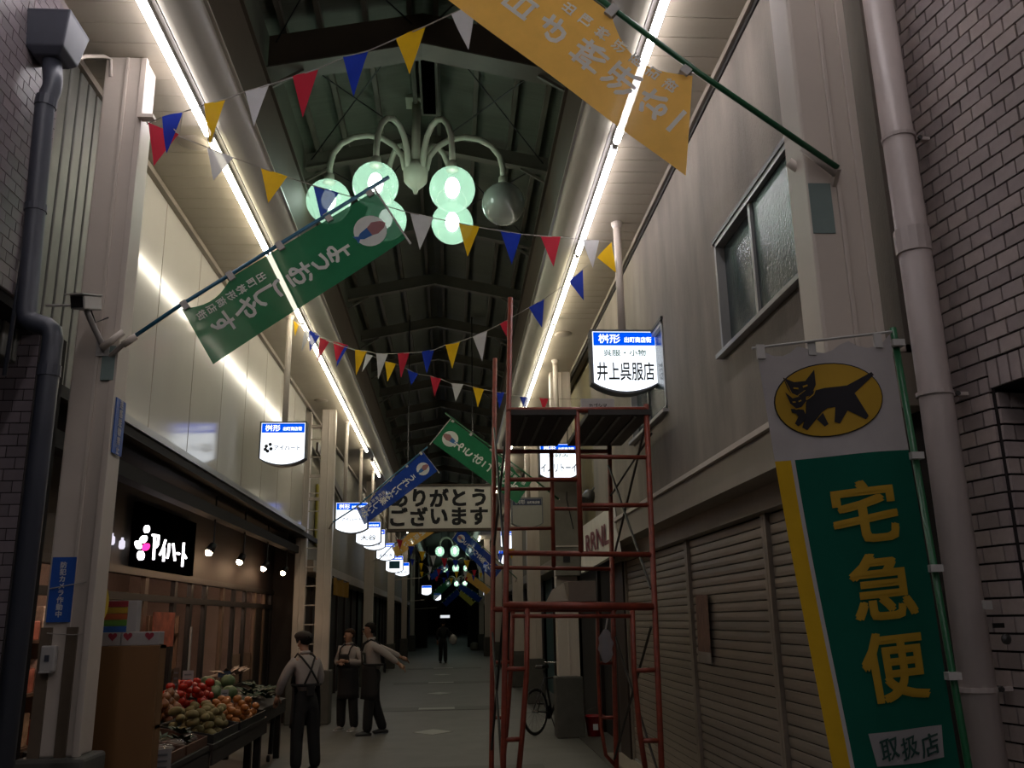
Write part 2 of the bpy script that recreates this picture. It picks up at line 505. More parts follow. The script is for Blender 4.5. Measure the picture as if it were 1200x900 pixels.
fa = MB().box(XR - 0.03, XR + 0.25, 3.42, 11.55, 2.43, 2.66).build('trim_fascia', M_fascia); struct(fa, 'painted fascia above the shutters')
MB().box(XR - 0.06, XR + 0.05, 3.42, 11.55, 2.655, 2.69).build('ledge', M_cream, fa)
MB().box(XR + 0.16, XR + 0.3, 3.42, 11.55, 2.28, 2.44).build('header_box', M_fascia, fa)

# shutters: slats, guide rails, bottom bar
def slat_mesh(y0, y1, x):
    pr = [(0.008, 0.0), (-0.002, 0.005), (-0.004, 0.03), (-0.002, 0.060), (0.008, 0.0655)]
    mb = MB(); n = len(pr)
    vs = [(x + a, y, b) for y in (y0, y1) for a, b in pr]
    fs = [(i, i + 1, n + i + 1, n + i) for i in range(n - 1)] + [(n - 1, 0, n, 2 * n - 1), tuple(range(n)), tuple(range(2 * n - 1, n - 1, -1))]
    return mb.add(vs, fs)
XS = 2.12
def shutter(y0, y1, label):
    t = thing('roller_shutter', label, 'shutter', (XS, (y0 + y1) / 2, 0.0), 'closed shutters on the right')
    first = None
    for k in range(32):
        if first is None:
            mb = slat_mesh(y0 + 0.03, y1 - 0.03, XS)
            for p in mb.v: p.z += 0.05
            first = mb.build('slat', M_shutter, t)
        else: dup_part(first, (random.uniform(-0.001, 0.001), 0, k * 0.0695))
    MB().box(XS + 0.012, XS + 0.02, y0, y1, 0.02, 2.30).build('backing', M_slot, t)
    MB().box(XS - 0.02, XS + 0.02, y0 + 0.03, y1 - 0.03, 0.012, 0.05).build('bottom_bar', M_alu, t)
    for y in (y0, y1):
        MB().box(XS - 0.03, XS + 0.03, y - 0.022, y + 0.022, 0.0, 2.29).build('guide_rail', M_shutter, t)
    return t
shutter(2.75, 5.92, 'grey slatted roller shutter behind the delivery flag, the nearest one')
shutter(5.97, 8.00, 'grey slatted roller shutter with a torn poster at its edge')
shutter(8.05, 10.96, 'grey slatted roller shutter right behind the scaffold')
MB().box(XS - 0.05, XS + 0.25, 11.0, 11.6, 0, 2.3).build('wall_right_pier', M_darkwood)['kind'] = 'structure'
MB().box(1.87, 2.3, 2.0, 11.6, 0.012, 0.03).build('trim_sill', M_fascia)['kind'] = 'structure'

# torn poster on the shutter edge
ps = thing('torn_poster', 'tall narrow faded poster stuck on the shutter', 'poster', (XS - 0.03, 7.65, 1.05))
p0, p1, p2, p3 = [P(*q, X=XS - 0.034) for q in ((815, 697), (829, 697), (834, 778), (819, 775))]
MB().add([p0, p1, p2, p3], [(0, 1, 2, 3)]).build('sheet', mat('poster_paper', '6a4d40', 0.8, var=0.55, scale=14, stretch=(1, 3, 0.6)), ps, solid=0.002)
q = [P(*v, X=XS - 0.035) for v in ((818, 763), (833, 765), (834.5, 778), (819.5, 775))]
MB().add(q, [(0, 1, 2, 3)]).build('caption_strip', mat('poster_caption', '857c74', 0.8), ps, solid=0.002)

# ------------------------------------------------------------------ bricks
def rotz(v, a):
    return V((v.x * math.cos(a) - v.y * math.sin(a), v.x * math.sin(a) + v.y * math.cos(a), v.z))
def brick_field(parent, org, u, n, u0, u1, z0, z1, mats, mod=(0.1065, 0.062), gap=0.008, depth=0.012, skip=None, start=0):
    """running bond: u horizontal unit vector, n outward normal; bricks are proud of the mortar"""
    org, u, n = V(org), V(u), V(n)
    up = V((0, 0, 1)); base = {}
    rows = int((z1 - z0) / mod[1] + 0.001)
    cnt = 0
    for r in range(rows):
        off = 0.0 if (r + start) % 2 == 0 else mod[0] / 2
        a = u0 - off
        while a < u1 - 0.01:
            lo, hi = max(a, u0), min(a + mod[0], u1)
            full = hi - lo > mod[0] * 0.98
            if hi - lo > 0.03 and not (skip and skip((lo + hi) / 2, z0 + (r + 0.5) * mod[1])):
                m = random.choice(mats)
                c = org + u * (lo + hi) / 2 + up * (z0 + (r + 0.5) * mod[1])
                key = (m.name, full)
                if not full or key not in base:
                    hu = (hi - lo - gap) / 2; hz = (mod[1] - gap) / 2
                    b = MB().obox(c + n * depth / 2, u * hu, up * hz, n * depth / 2).build('brick', m, parent)
                    if full: base[key] = (b, c)
                else:
                    b0, c0 = base[key]
                    dup_part(b0, c - c0 + n * random.uniform(-0.0015, 0.0015))
                cnt += 1
            a += mod[0]
    return cnt
def brick_rest(parent, org, u, n, u0, u1, z0, z1, m, mod, gap=0.008, depth=0.012, start=0):
    """the bricks outside the picture, joined"""
    org, u, n = V(org), V(u), V(n); mb = MB(); up = V((0, 0, 1))
    for r in range(int((z1 - z0) / mod[1] + 0.001)):
        a = u0 - (0.0 if (r + start) % 2 == 0 else mod[0] / 2)
        while a < u1 - 0.01:
            lo, hi = max(a, u0), min(a + mod[0], u1); a += mod[0]
            if hi - lo < 0.03: continue
            mb.obox(org + u * (lo + hi) / 2 + up * (z0 + (r + 0.5) * mod[1]) + n * depth / 2, u * (hi - lo - gap) / 2, up * (mod[1] - gap) / 2, n * depth / 2)
    o = mb.build('brick_rest', m, parent); o['kind'] = 'stuff'

# right brick house, splayed a little from the street axis
A_ = math.radians(-9.47)
bu = V((math.sin(A_), math.cos(A_), 0)); bn = V((-math.cos(A_), math.sin(A_), 0))     # along the wall (away), outward
bp0 = V((1.95, 3.5, 0))
LZ = 2.42
S_C = -0.39        # corner of the opening, measured along bu
bw = MB()
c0 = bp0 - bn * 0.10
bw.obox(bp0 + bu * ((-1.9 + 0.12) / 2) - bn * 0.1 + V((0, 0, (LZ + 0.11 + ZC) / 2)), bu * ((1.9 + 0.12) / 2), bn * 0.1, V((0, 0, (ZC - LZ - 0.11) / 2)))
wb = bw.build('wall_right_brick', M_mortar); struct(wb, 'grey brick wall of the nearest house on the right')
brick_field(wb, bp0, bu, bn, -1.0, 0.0, LZ + 0.112, LZ + 0.112 + 0.062 * 29, M_brick)
brick_rest(wb, bp0, bu, bn, -1.9, -1.0, LZ + 0.112, LZ + 0.112 + 0.062 * 40, M_brick[0], (0.1065, 0.062))
brick_rest(wb, bp0, bu, bn, -1.0, 0.0, LZ + 0.112 + 0.062 * 29, LZ + 0.112 + 0.062 * 45, M_brick[0], (0.1065, 0.062))
# soldier course over the opening
sc = MB().obox(bp0 + bu * ((S_C - 1.9) / 2) - bn * 0.1 + V((0, 0, LZ + 0.056)), bu * ((S_C + 1.9) / 2), bn * 0.0985, V((0, 0, 0.056))).build('wall_right_lintel', M_mortar)
struct(sc, 'brick lintel over the opening on the right')
fb = None
for k in range(11):
    c = bp0 + bu * (S_C - 0.028 - k * 0.0545) + V((0, 0, LZ + 0.054))
    if fb is None: fb = MB().obox(c + bn * 0.006, bu * 0.0232, bn * 0.006, V((0, 0, 0.051))).build('brick', M_brick[0], sc)
    else: dup_part(fb, -bu * 0.0545 * k)
# pier left of the opening and its jamb face
pr = MB().obox(bp0 + bu * ((S_C + 0.12) / 2) - bn * 0.3 + V((0, 0, (LZ + 0.11) / 2)), bu * ((0.12 - S_C) / 2 - 0.001), bn * 0.3, V((0, 0, (LZ + 0.11) / 2))).build('wall_right_pier', M_mortar)
struct(pr, 'brick pier beside the drain pipe on the right')
zz0 = LZ + 0.112 - 0.062 * 34
brick_field(pr, bp0, bu, bn, S_C, 0.0, zz0, LZ + 0.112, M_brick, start=1)
pj = MB().obox(bp0 + bu * (S_C - 0.004) - bn * 0.3 + V((0, 0, LZ / 2)), bu * 0.004, bn * 0.298, V((0, 0, LZ / 2 - 0.001))).build('wall_right_jamb', M_mortar)
struct(pj, 'brick jamb face inside the opening on the right')
brick_field(pj, bp0 + bu * (S_C - 0.008), -bn, -bu, 0.0, 0.34, zz0, LZ - 0.01, M_brick)
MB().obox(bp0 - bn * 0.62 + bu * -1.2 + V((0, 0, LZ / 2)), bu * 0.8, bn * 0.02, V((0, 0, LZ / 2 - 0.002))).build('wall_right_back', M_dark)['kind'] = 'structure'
# small fittings on the jamb
jf = lambda px, py: (lambda r: V((0, 0, CAM_H)) + r * ((bp0 + bu * (S_C - 0.022) - V((0, 0, CAM_H))).dot(-bu) / r.dot(-bu)))(ray(px, py))
o = MB().lathe([(0.0, 0.0), (0.018, 0.001), (0.018, 0.008), (0.008, 0.014), (0, 0.015)], jf(1178, 749), 12, axis=-bu).build('wall_bolt', M_steel); tag(o, 'round metal cap bolted to the brick jamb', 'bolt')
c = jf(1170, 733); o = MB().obox(c, -bn * 0.022, V((0, 0, 0.008)), bu * 0.003).build('name_plate', M_black); tag(o, 'small black plate on the brick jamb', 'plate')
c = jf(1157, 709); o = MB().obox(c, -bn * 0.018, V((0, 0, 0.015)), bu * 0.003).build('meter_tag', M_white); tag(o, 'small pale square tag on the brick jamb', 'plate')

# left brick house
XLB = -2.36
lb = MB().box(XLB - 0.2, XLB, 1.0, 4.95, 3.36, ZC + 0.02).build('wall_left_tile', M_joint); struct(lb, 'taupe tiled upper wall of the nearest house on the left')
brick_field(lb, (XLB, 0, 0), (0, 1, 0), (1, 0, 0), 4.0, 4.94, 3.36, ZC - 0.02, M_tile, mod=(0.117, 0.066), gap=0.006, depth=0.004)
brick_rest(lb, (XLB, 0, 0), (0, 1, 0), (1, 0, 0), 1.2, 4.0, 3.36, ZC - 0.02, M_tile[0], (0.117, 0.066), 0.006, 0.004)
lj = MB().box(-3.4, XLB - 0.03, 5.15, 5.5, 0.0, 3.34).build('wall_left_jamb', M_mortar); struct(lj, 'tiled jamb below the overhang on the left')
brick_field(lj, (-3.3, 5.15, 0), (1, 0, 0), (0, -1, 0), 0.25, 0.91, 3.34 - 0.066 * 38, 3.34, M_tile, mod=(0.11, 0.066), gap=0.006, depth=0.005)
MB().box(-3.4, XLB - 0.02, 1.0, 5.15, 3.30, 3.36).build('wall_left_overhang', M_dark)['kind'] = 'structure'
MB().box(-3.45, -3.4, 1.0, 5.5, 0, 3.36).build('wall_left_inner', M_dark)['kind'] = 'structure'

# corrugated siding beyond the tiled house
sd = MB().box(XL - 0.08, XL - 0.02, 4.95, 6.25, 3.1, ZC + 0.02).build('wall_left_siding', M_galv); struct(sd, 'ribbed metal siding between the tiled house and the pillar')
f0 = None
for k in range(9):
    if f0 is None: f0 = MB().box(XL - 0.02, XL, 4.97, 5.09, 3.1, ZC).build('siding_rib', M_galv, sd, bevel=0.008)
    else: dup_part(f0, (0, 0.142 * k, 0))
MB().box(XL - 0.05, XL + 0.04, 6.25, 6.38, 3.1, ZC).build('trim_post', M_cream)['kind'] = 'structure'
wl = MB().box(XL - 0.02, XL + 0.03, -1, YE, ZC - 0.05, ZC).build('trim_cornice_left', M_fascia); struct(wl, 'rail where the left wall meets the soffit')

# ------------------------------------------------------------------ left side: glossy panels over the shop
gp = MB().box(XL - 0.1, XL - 0.02, 6.3, 15.45, 3.17, ZC + 0.02).build('wall_left', M_panel); struct(gp, 'glossy white panelled wall above the greengrocer')
for k in range(8):
    y = 6.38 + k * 1.133
    n = 10
    mb = MB(); a0, a1 = y, y + 1.131
    mb.grid(lambda u, v: V((XL - 0.02 + 0.0004 * math.sin(v * 4 + k * 0.9 + u * 1.5), a0 + (a1 - a0) * u, 3.17 + (ZC - 3.19) * v)), 6, 10)
    mb.build('panel', M_panel, gp, smooth=True)
    MB().box(XL - 0.022, XL - 0.017, a0 - 0.003, a0 + 0.002, 3.18, ZC - 0.05).build('panel_seam', M_fascia, gp)
MB().box(XL - 0.06, XL + 0.05, 6.2, 15.5, 3.12, 3.18).build('edge_strip', M_alu, gp)

# recess under the panels and the shop front
XF = -3.1
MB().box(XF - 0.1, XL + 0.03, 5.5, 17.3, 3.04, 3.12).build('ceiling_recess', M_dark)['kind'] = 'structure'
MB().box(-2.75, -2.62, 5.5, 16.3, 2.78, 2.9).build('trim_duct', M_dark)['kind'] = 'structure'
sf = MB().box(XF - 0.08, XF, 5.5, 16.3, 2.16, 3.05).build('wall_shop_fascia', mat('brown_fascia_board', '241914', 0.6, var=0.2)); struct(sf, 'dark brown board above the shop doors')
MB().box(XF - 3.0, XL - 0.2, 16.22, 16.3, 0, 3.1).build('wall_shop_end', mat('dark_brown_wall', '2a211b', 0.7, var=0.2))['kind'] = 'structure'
M_warmwall = mat('shop_inner_wall', 'a8948a', 0.8, var=0.1)
room = MB()
room.box(-5.5, XF - 0.12, 16.1, 16.2, 0, 2.7); room.box(-5.6, -5.5, 5.5, 16.3, 0, 2.7); room.box(-5.5, XF, 5.4, 5.5, 0, 2.7); room.box(-5.5, XF - 0.08, 5.5, 16.3, 2.6, 2.7)
room.build('wall_shop_inside', M_warmwall)['kind'] = 'structure'

# door frames, mullions, panes
M_pane = glass('shop_pane', '2a2018', 0.05, 0.86)
M_mull = mat('pale_wood_post', '6d5644', 0.55, var=0.15, stretch=(1, 1, .2), scale=8)
M_frame = mat('near_black_frame', '130d0a', 0.5, var=0.2)
fr = thing('storefront', 'dark framed glazed shop front below the lit sign', 'shop front', (XF, 11, 0))
MB().box(XF - 0.06, XF + 0.03, 5.5, 16.2, 2.10, 2.17).build('head_rail', M_frame, fr)
MB().box(XF - 0.05, XF + 0.02, 5.5, 16.2, 1.86, 1.93).build('transom_rail', M_frame, fr)
posts = [(5.5, 0), (7.0, 0), (8.4, 0), (9.55, 1), (10.55, 0), (11.2, 0), (11.85, 0), (12.75, 1), (13.4, 0), (14.1, 0), (14.8, 2), (15.5, 2), (16.1, 0)]
for y, k in posts:
    w = 0.10 if k == 0 else 0.11
    MB().box(XF - 0.035, XF + 0.015, y - w / 2, y + w / 2, 0.0, 2.12).build('post', M_frame if k == 0 else M_mull, fr)
for i in range(len(posts) - 1):
    y0, y1 = posts[i][0] + 0.035, posts[i + 1][0] - 0.035
    MB().box(XF - 0.012, XF - 0.006, y0, y1, 1.93, 2.10).build('transom_pane', M_pane, fr)
    solid = i in (7 + 1, 9, 8)
    zb = 0.75 if i >= 8 else 0.12
    if i >= 10:
        MB().box(XF - 0.03, XF - 0.005, y0, y1, 0.0, 1.86).build('door_leaf', M_frame, fr)
        continue
    MB().box(XF - 0.012, XF - 0.006, y0, y1, zb, 1.86).build('pane', M_pane, fr)
    if i >= 8:
        MB().box(XF - 0.02, XF - 0.013, y0, y1, 0.8, 1.2).build('frosted_band', mat('frosted_film', '9a7c66', 0.7), fr)
        MB().box(XF - 0.04, XF + 0.01, y0, y1, 0.0, 0.75).build('brick_apron', mat('brown_tile_apron', '5a4236', 0.7, var=0.3, scale=20), fr)
        MB().box(XF - 0.03, XF + 0.04, y0, y1, 0.75, 0.79).build('sill', M_frame, fr)
    else:
        MB().box(XF - 0.03, XF + 0.012, y0, y1, 0.0, 0.12).build('bottom_rail', M_frame, fr)
o = MB().tube([(XF + 0.05, 11.14, 0.8), (XF + 0.05, 11.14, 1.6)], 0.014, 8).build('door_handle', M_alu, fr)

# shop goods and lamps inside
M_goods = [mat('goods_%s' % n, c, 0.6, var=0.35, scale=12) for n, c in (('pink', 'c77a66'), ('red', 'b0452f'), ('cream', 'd8b592'), ('green', '5f7a45'), ('yellow', 'c9a648'), ('white', 'd9cbbd'))]
for k, y in enumerate((6.5, 8.0, 9.6, 11.0, 12.4, 13.8)):
    t = thing('goods_shelf', 'lit goods shelf inside the shop, %s along the glass' % ('first' if k == 0 else ORD[k]), 'shelf', (-4.3, y, 0), 'shelves inside the shop')
    for z in (0.5, 1.0, 1.5):
        MB().box(-4.6, -4.1, y - 0.5, y + 0.5, z - 0.03, z).build('board', M_mull, t)
        for j in range(5):
            h = random.uniform(0.14, 0.34); yy = y - 0.4 + j * 0.2
            MB().box(-4.35, -4.15, yy - 0.08, yy + 0.08, z, z + h).build('packet', random.choice(M_goods), t, bevel=0.01)
    for sgn in (-1, 1):
        MB().box(-4.6, -4.1, y + sgn * 0.5 - 0.015, y + sgn * 0.5 + 0.015, 0, 1.75).build('side_panel', M_mull, t)
E_shop = emit('warm_shop_lamp', (1.0, 0.68, 0.5), 110.0)
for k, y in enumerate((7.5, 10.4, 13.2)):
    t = thing('pendant_lamp', 'warm pendant lamp inside the shop, %s from the pillar' % ('first' if k == 0 else ORD[k]), 'lamp', (-3.75, y, 2.3), 'pendants inside the shop')
    MB().ball((-3.75, y, 2.33), 0.075).build('bulb', E_shop, t, smooth=True)
    MB().tube([(-3.75, y, 2.4), (-3.75, y, 2.6)], 0.006, 6).build('flex', M_black, t)
    MB().lathe([(0.03, 2.44), (0.1, 2.36), (0.105, 2.35), (0.035, 2.45)], (-3.75, y, 0), 14).build('shade', M_black, t, smooth=True)

# lit lettering of the shop
E_white = emit('sign_white_light', (1.0, 0.96, 1.0), 3.0)
E_pink = emit('sign_pink_light', (1.0, 0.03, 0.25), 2.2)
sg = thing('shop_name_sign', 'lit white shop lettering on the dark fascia with one pink petal', 'sign', (XF + 0.05, 10.3, 2.2))
MB().box(XF + 0.0, XF + 0.05, 9.0, 11.05, 2.18, 2.80).build('backboard', mat('void_black', '020202', 1.0, spec=0.0), sg)
sgf = lambda px, py: P(px, py, X=XF + 0.075)
def petal(px, py, w, h, ang=0.0):
    pts = []
    for i in range(12):
        a = 2 * PI * i / 12
        x, y = w * math.cos(a), h * math.sin(a)
        pts.append(sgf(px + x * math.cos(ang) - y * math.sin(ang), py + x * math.sin(ang) + y * math.cos(ang)))
    return MB().prism(pts, (-0.025, 0, 0))
for (px, py, w, h, a) in ((173.5, 620, 2.4, 4.5, 0.1), (169.5, 632, 3, 5, 0.5), (163.5, 638.5, 2.6, 5, -0.3), (166.5, 651, 3.2, 5.5, 0.0)):
    petal(px, py, w, h, a).build('petal', E_white, sg)
petal(172.5, 641, 3.0, 4.6, 0.5).build('petal', E_pink, sg)
def strokes(pl, r):
    mb = MB()
    for pts in pl: mb.tube([sgf(*q) for q in pts], r, 8)
    return mb
for st in ([[(179, 627), (186, 628), (185, 638), (183, 641)], [(181.5, 627), (180.5, 645), (180, 656)]],
           [[(194, 633), (191, 643), (187.5, 650)], [(192.5, 642), (191.5, 658)]],
           [[(198.5, 637), (197.5, 648), (196, 654)], [(203, 637), (204, 648), (205, 657)]],
           [[(207.5, 648.5), (210, 649)]],
           [[(215.5, 636), (214.5, 650), (213.5, 664)], [(215, 649), (218, 654)]]):
    strokes(st, 0.0135).build('letter', E_white, sg, smooth=True)
# small row of glasses / ornaments beside the sign, their shine given as emission
for k, (px, py) in enumerate(((124, 632), (131, 632), (143, 637))):
    c = P(px, py, X=XF + 0.04)
    o = MB().lathe([(0.02, -0.05), (0.03, -0.03), (0.028, 0.02), (0.012, 0.035), (0.012, 0.055)], c, 10).build('fascia_ornament', emit('ornament_painted_glow', (0.9, 0.85, 1.0), 0.8), smooth=True)
    tag(o, 'tiny white ornament, glow put in, left of the lit shop sign, %s' % ('first', 'second', 'third')[k], 'lamp', 'tiny ornaments by the shop sign')

# spot lamps under the recess
E_spot = emit('warm_spot_light', (1.0, 0.62, 0.36), 85.0)
for k, (px, py) in enumerate(((245, 647), (281, 658), (309, 666), (332, 671), (350, 676))):
    c = P(px, py, X=-2.72)
    t = thing('spot_lamp', 'warm spotlight under the shop canopy, %s' % (['nearest to the lit sign', 'second from the sign', 'third from the sign', 'fourth from the sign', 'last before the double pillar'][k]), 'lamp', c, 'spotlights under the canopy')
    dr = V((-0.35, -0.45, -0.85)).normalized()
    MB().lathe([(0.02, -0.12), (0.045, -0.1), (0.05, 0.0), (0.045, 0.0)], c, 12, axis=dr).build('can', M_black, t, smooth=True)
    MB().ball(c + dr * 0.005, 0.04, 12, 7).build('bulb', E_spot, t, smooth=True)
    MB().tube([c - dr * 0.1, c - dr * 0.1 + V((0, 0, 3.04 - (c - dr * 0.1).z))], 0.01, 6).build('stem', M_black, t)

# ------------------------------------------------------------------ pillars
def pillar(x0, x1, y, label, plinth=0.85, zt=ZC, d=0.22, out=0.06, stops=True, m=M_cream):
    xc = (x0 + x1) / 2
    t = thing('arcade_pillar', label, 'pillar', (xc, y, 0), 'painted pillars carrying the arcade roof')
    mb = MB().box(x0, x1, y, y + d, plinth, zt)
    mb.build('shaft', m, t, bevel=0.012)
    w = x1 - x0
    MB().box(x0 + w * 0.52, x0 + w * 0.60, y - 0.012, y, plinth, zt - 0.01).build('rib', m, t, bevel=0.003)
    MB().box(x0 + w * 0.9, x1 + 0.012, y - 0.012, y + 0.03, plinth, zt - 0.01).build('rib', m, t, bevel=0.003)
    if plinth > 0.2:
        MB().box(x0 - out, x1 + out, y - out, y + d + out, 0, plinth).build('plinth', M_plinth, t, bevel=0.02)
    return t
pl1 = pillar(-2.31, -2.05, 5.42, 'cream pillar with blue camera notice at the left, nearest one', 0.93)
pillar(-2.31, -2.07, 15.84, 'left pillar of the far pair joined by ladder rungs, the inner column')
pillar(-2.68, -2.50, 15.84, 'slim column on the wall side of the laddered pair', 0.82)
for k, y in enumerate((24.5, 33.5, 43.0, 52.0)):
    pillar(-2.31, -2.07, y, 'distant cream pillar on the left side, %s beyond the laddered pair' % ('first', 'second', 'third', 'fourth')[k])
pr1 = pillar(1.50, 1.74, 3.36, 'cream pillar between the frosted window and the drain pipe', 0.6, d=0.2)
pr2 = pillar(1.52, 1.82, 13.3, 'cream pillar on a dark plinth behind the bicycle', 0.82, out=0.05)
for k, y in enumerate((18.6, 23.2, 33.0, 43.0, 52.0)):
    pillar(1.55, 1.80, y, 'distant cream pillar on the right side, %s beyond the bicycle pillar' % ('first', 'second', 'third', 'fourth', 'fifth')[k])
lad = thing('ladder_rungs', 'steel ladder rungs fixed between the two left columns', 'ladder', (-2.4, 15.95, 0.9))
for k in range(13):
    z = 0.95 + k * 0.32
    MB().tube([(-2.50, 15.95, z), (-2.31, 15.95, z)], 0.012, 6).build('rung', M_cream, lad)
for zz in (3.7, 4.1, 5.0):
    MB().box(-2.50, -2.31, 15.9, 15.98, zz, zz + 0.05).build('tie_plate', M_cream, lad)
# flaked patches and tape on pillars
M_patch = mat('pale_green_primer', '6d7d79', 0.6, var=0.1)
a, b = P(953, 213, Y=3.345), P(982, 272, Y=3.345)
MB().box(1.505, 1.60, 3.357, 3.361, b.z, a.z).build('primer_patch', M_patch, pr1)
a, b = P(130, 405, Y=5.40), P(130, 445, Y=5.40)
MB().box(-2.13, -2.052, 5.405, 5.421, b.z, a.z).build('primer_patch', M_patch, pl1)
M_tape = mat('brown_tape', '5f5142', 0.6, var=0.12)
for (xa, xb) in ((-2.312, -2.25), (-2.17, -2.11)):
    MB().box(xa, xb, 5.404, 5.42, 0.93, 1.62).build('tape_strip', M_tape, pl1)
# switch box, notices
c = P(56, 772, Y=5.37)
t = thing('switch_box', 'small white outlet box on the left pillar', 'outlet', c - V((0, 0, 0.08)))
MB().box(c.x - 0.04, c.x + 0.04, 5.36, 5.404, c.z - 0.07, c.z + 0.07).build('case', M_white, t, bevel=0.008)
MB().box(c.x - 0.012, c.x + 0.012, 5.352, 5.362, c.z - 0.015, c.z + 0.02).build('switch', M_greypipe, t)
MB().box(c.x - 0.03, c.x + 0.03, 5.34, 5.38, c.z - 0.075, c.z - 0.065).build('lip', M_white, t)
M_blue = mat('notice_blue', '1f4fa0', 0.45, var=0.05)
M_print = mat('white_print', 'c9c9cb', 0.6, var=0.03)
def notice(name, label, px, py, wpx, hpx, Y, chars, X=None):
    a = P(px - wpx / 2, py - hpx / 2, Y=Y); b = P(px + wpx / 2, py + hpx / 2, Y=Y)
    c = (a + b) / 2; w = b.x - a.x; h = a.z - b.z
    t = thing(name, label, 'notice', (c.x, Y, c.z - h / 2))
    MB().box(c.x - w / 2, c.x + w / 2, Y, Y + 0.004, c.z - h / 2, c.z + h / 2).build('plate', M_blue, t)
    n = len(chars); mb = MB()
    for i, ch in enumerate(chars):
        letter(mb, ch, (c.x, Y - 0.002, c.z + h * 0.43 - h * 0.86 * (i + 0.5) / n), (1, 0, 0), (0, 0, 1), h * 0.86 / n * 0.98, 0.025)
    mb.build('lettering', M_print, t)
    return t
notice('camera_notice', 'blue vertical notice with white characters low on the left pillar', 72, 691, 20, 76, 5.40, '防犯カメラ作動中')
# the notice on the side of the pillar facing the street
a = P(128, 460, X=-2.036); b = P(124, 527, X=-2.036)
t = thing('side_notice', 'narrow blue notice on the inner side of the left pillar', 'notice', (-2.03, 5.5, b.z))
MB().box(-2.036, -2.03, 5.44, 5.60, b.z, a.z).build('plate', M_blue, t)
mb = MB()
for i, ch in enumerate('迷惑駐輪禁止'):
    letter(mb, ch, (-2.028, 5.52, a.z - (a.z - b.z) * (i + 0.5) / 6), (0, 1, 0), (0, 0, 1), 0.055, 0.02)
mb.build('lettering', M_print, t)
# white tie-wraps and a yellow plate hung on the street side of the left pillar
c = P(116, 700, Y=5.62)
t = thing('yellow_disc', 'yellow disc tied to the left pillar with cord', 'disc', c - V((0, 0, 0.2)))
MB().lathe([(0.0, -0.006), (0.15, -0.006), (0.155, 0.0), (0.15, 0.006), (0, 0.006)], c + V((-0.07, 0.1, -0.03)), 24, axis=(1, -0.25, 0)).build('plate', mat('yellow_plastic', 'b59b2e', 0.4), t, smooth=False)
MB().tube([P(58, 690, Y=5.39), P(90, 684, Y=5.39), P(112, 680, Y=5.45), c + V((0, 0.1, 0.1))], 0.003, 5).build('cord', M_cord, t)
MB().tube([P(55, 742, Y=5.39), P(85, 744, Y=5.39), P(108, 742, Y=5.45)], 0.003, 5).build('cord', M_cord, t)

# ------------------------------------------------------------------ drain pipes
def drain(name, label, pts, r, m, rings=(), n=14):
    t = thing(name, label, 'pipe', V((pts[-1].x, pts[-1].y, min(p.z for p in pts))))
    MB().tube(pts, r, n).build('pipe', m, t, smooth=True)
    for (c, dr, k) in rings:
        MB().lathe([(r * 1.02, -k), (r * 1.1, -k), (r * 1.1, k), (r * 1.02, k)], c, n, axis=dr).build('collar', m, t, smooth=False)
    return t
xp, yp = P(1027, 0, Y=3.22).x, 3.22
dp = drain('drain_pipe', 'thick cream drain pipe beside the grey brick wall', [V((xp, yp, ZC)), V((xp + 0.015, yp, 2.5)), V((xp + 0.02, yp, 0.0))], 0.062, M_pipe,
           [(V((xp + 0.01, yp, P(1075, 292, Y=yp).z + 0.03)), (0, 0, 1), 0.05), (V((xp + 0.018, yp, 1.0)), (0, 0, 1), 0.03)])
for py in (163, 462, 810):
    z = P(1060, py, Y=yp).z
    mb = MB().lathe([(0.064, -0.008), (0.068, -0.008), (0.068, 0.008), (0.064, 0.008)], (xp + 0.012, yp, z), 16)
    mb.box(xp + 0.07, xp + 0.14, yp - 0.012, yp + 0.012, z - 0.007, z + 0.007)
    mb.build('clamp', M_pipe, dp)
    MB().tube([(xp + 0.095, yp - 0.02, z), (xp + 0.095, yp + 0.02, z)], 0.01, 8).build('clamp_bolt', M_steel, dp)
YP = 4.6
lp = [P(*q, Y=YP) for q in ((61, 70), (62, 96), (61, 104), (54, 120), (52, 130), (31, 366), (33, 374), (39, 378), (55, 383), (61, 388), (62, 397))]
lp.append(V((lp[-1].x - 0.0, YP, 0.0)))
lp[-2] = V((lp[-1].x, YP, lp[-2].z))
ld = drain('drain_pipe', 'slate grey drain pipe with a hopper head on the left tiled house', lp, 0.052, M_greypipe, [(lp[3], lp[4] - lp[3], 0.03), (V((lp[-1].x, YP, 2.9)), (0, 0, 1), 0.03), ((lp[4] + lp[5]) / 2, lp[5] - lp[4], 0.02)])
c = P(61, 62, Y=YP)
hb = MB()
q = []
for z, w in ((c.z - 0.06, 0.07), (c.z - 0.02, 0.105), (c.z + 0.17, 0.135), (c.z + 0.19, 0.14)):
    q += [(c.x - w, YP - w, z), (c.x + w, YP - w, z), (c.x + w, YP + w, z), (c.x - w, YP + w, z)]
hb.add(q, [(4 * i + j, 4 * i + (j + 1) % 4, 4 * i + 4 + (j + 1) % 4, 4 * i + 4 + j) for i in range(3) for j in range(4)] + [(3, 2, 1, 0), (12, 13, 14, 15)])
hb.build('hopper', M_greypipe, ld, bevel=0.008)
o = MB().tube([P(52, 112, X=XLB + 0.02), P(45, 160, X=XLB + 0.02), P(27, 300, X=XLB + 0.02), P(5, 440, X=XLB + 0.02)], 0.012, 7).build('conduit', M_greypipe, smooth=True)
tag(o, 'thin grey conduit running down the left tiled wall', 'conduit')
o = MB().tube([P(88, 70, Y=5.0), P(100, 66, Y=5.2), P(122, 66, Y=5.38), P(130, 70, Y=5.42), P(130, 90, Y=5.42)], 0.013, 7).build('conduit', M_cream, smooth=True)
tag(o, 'pale conduit looping from the rail to the left pillar head', 'conduit')
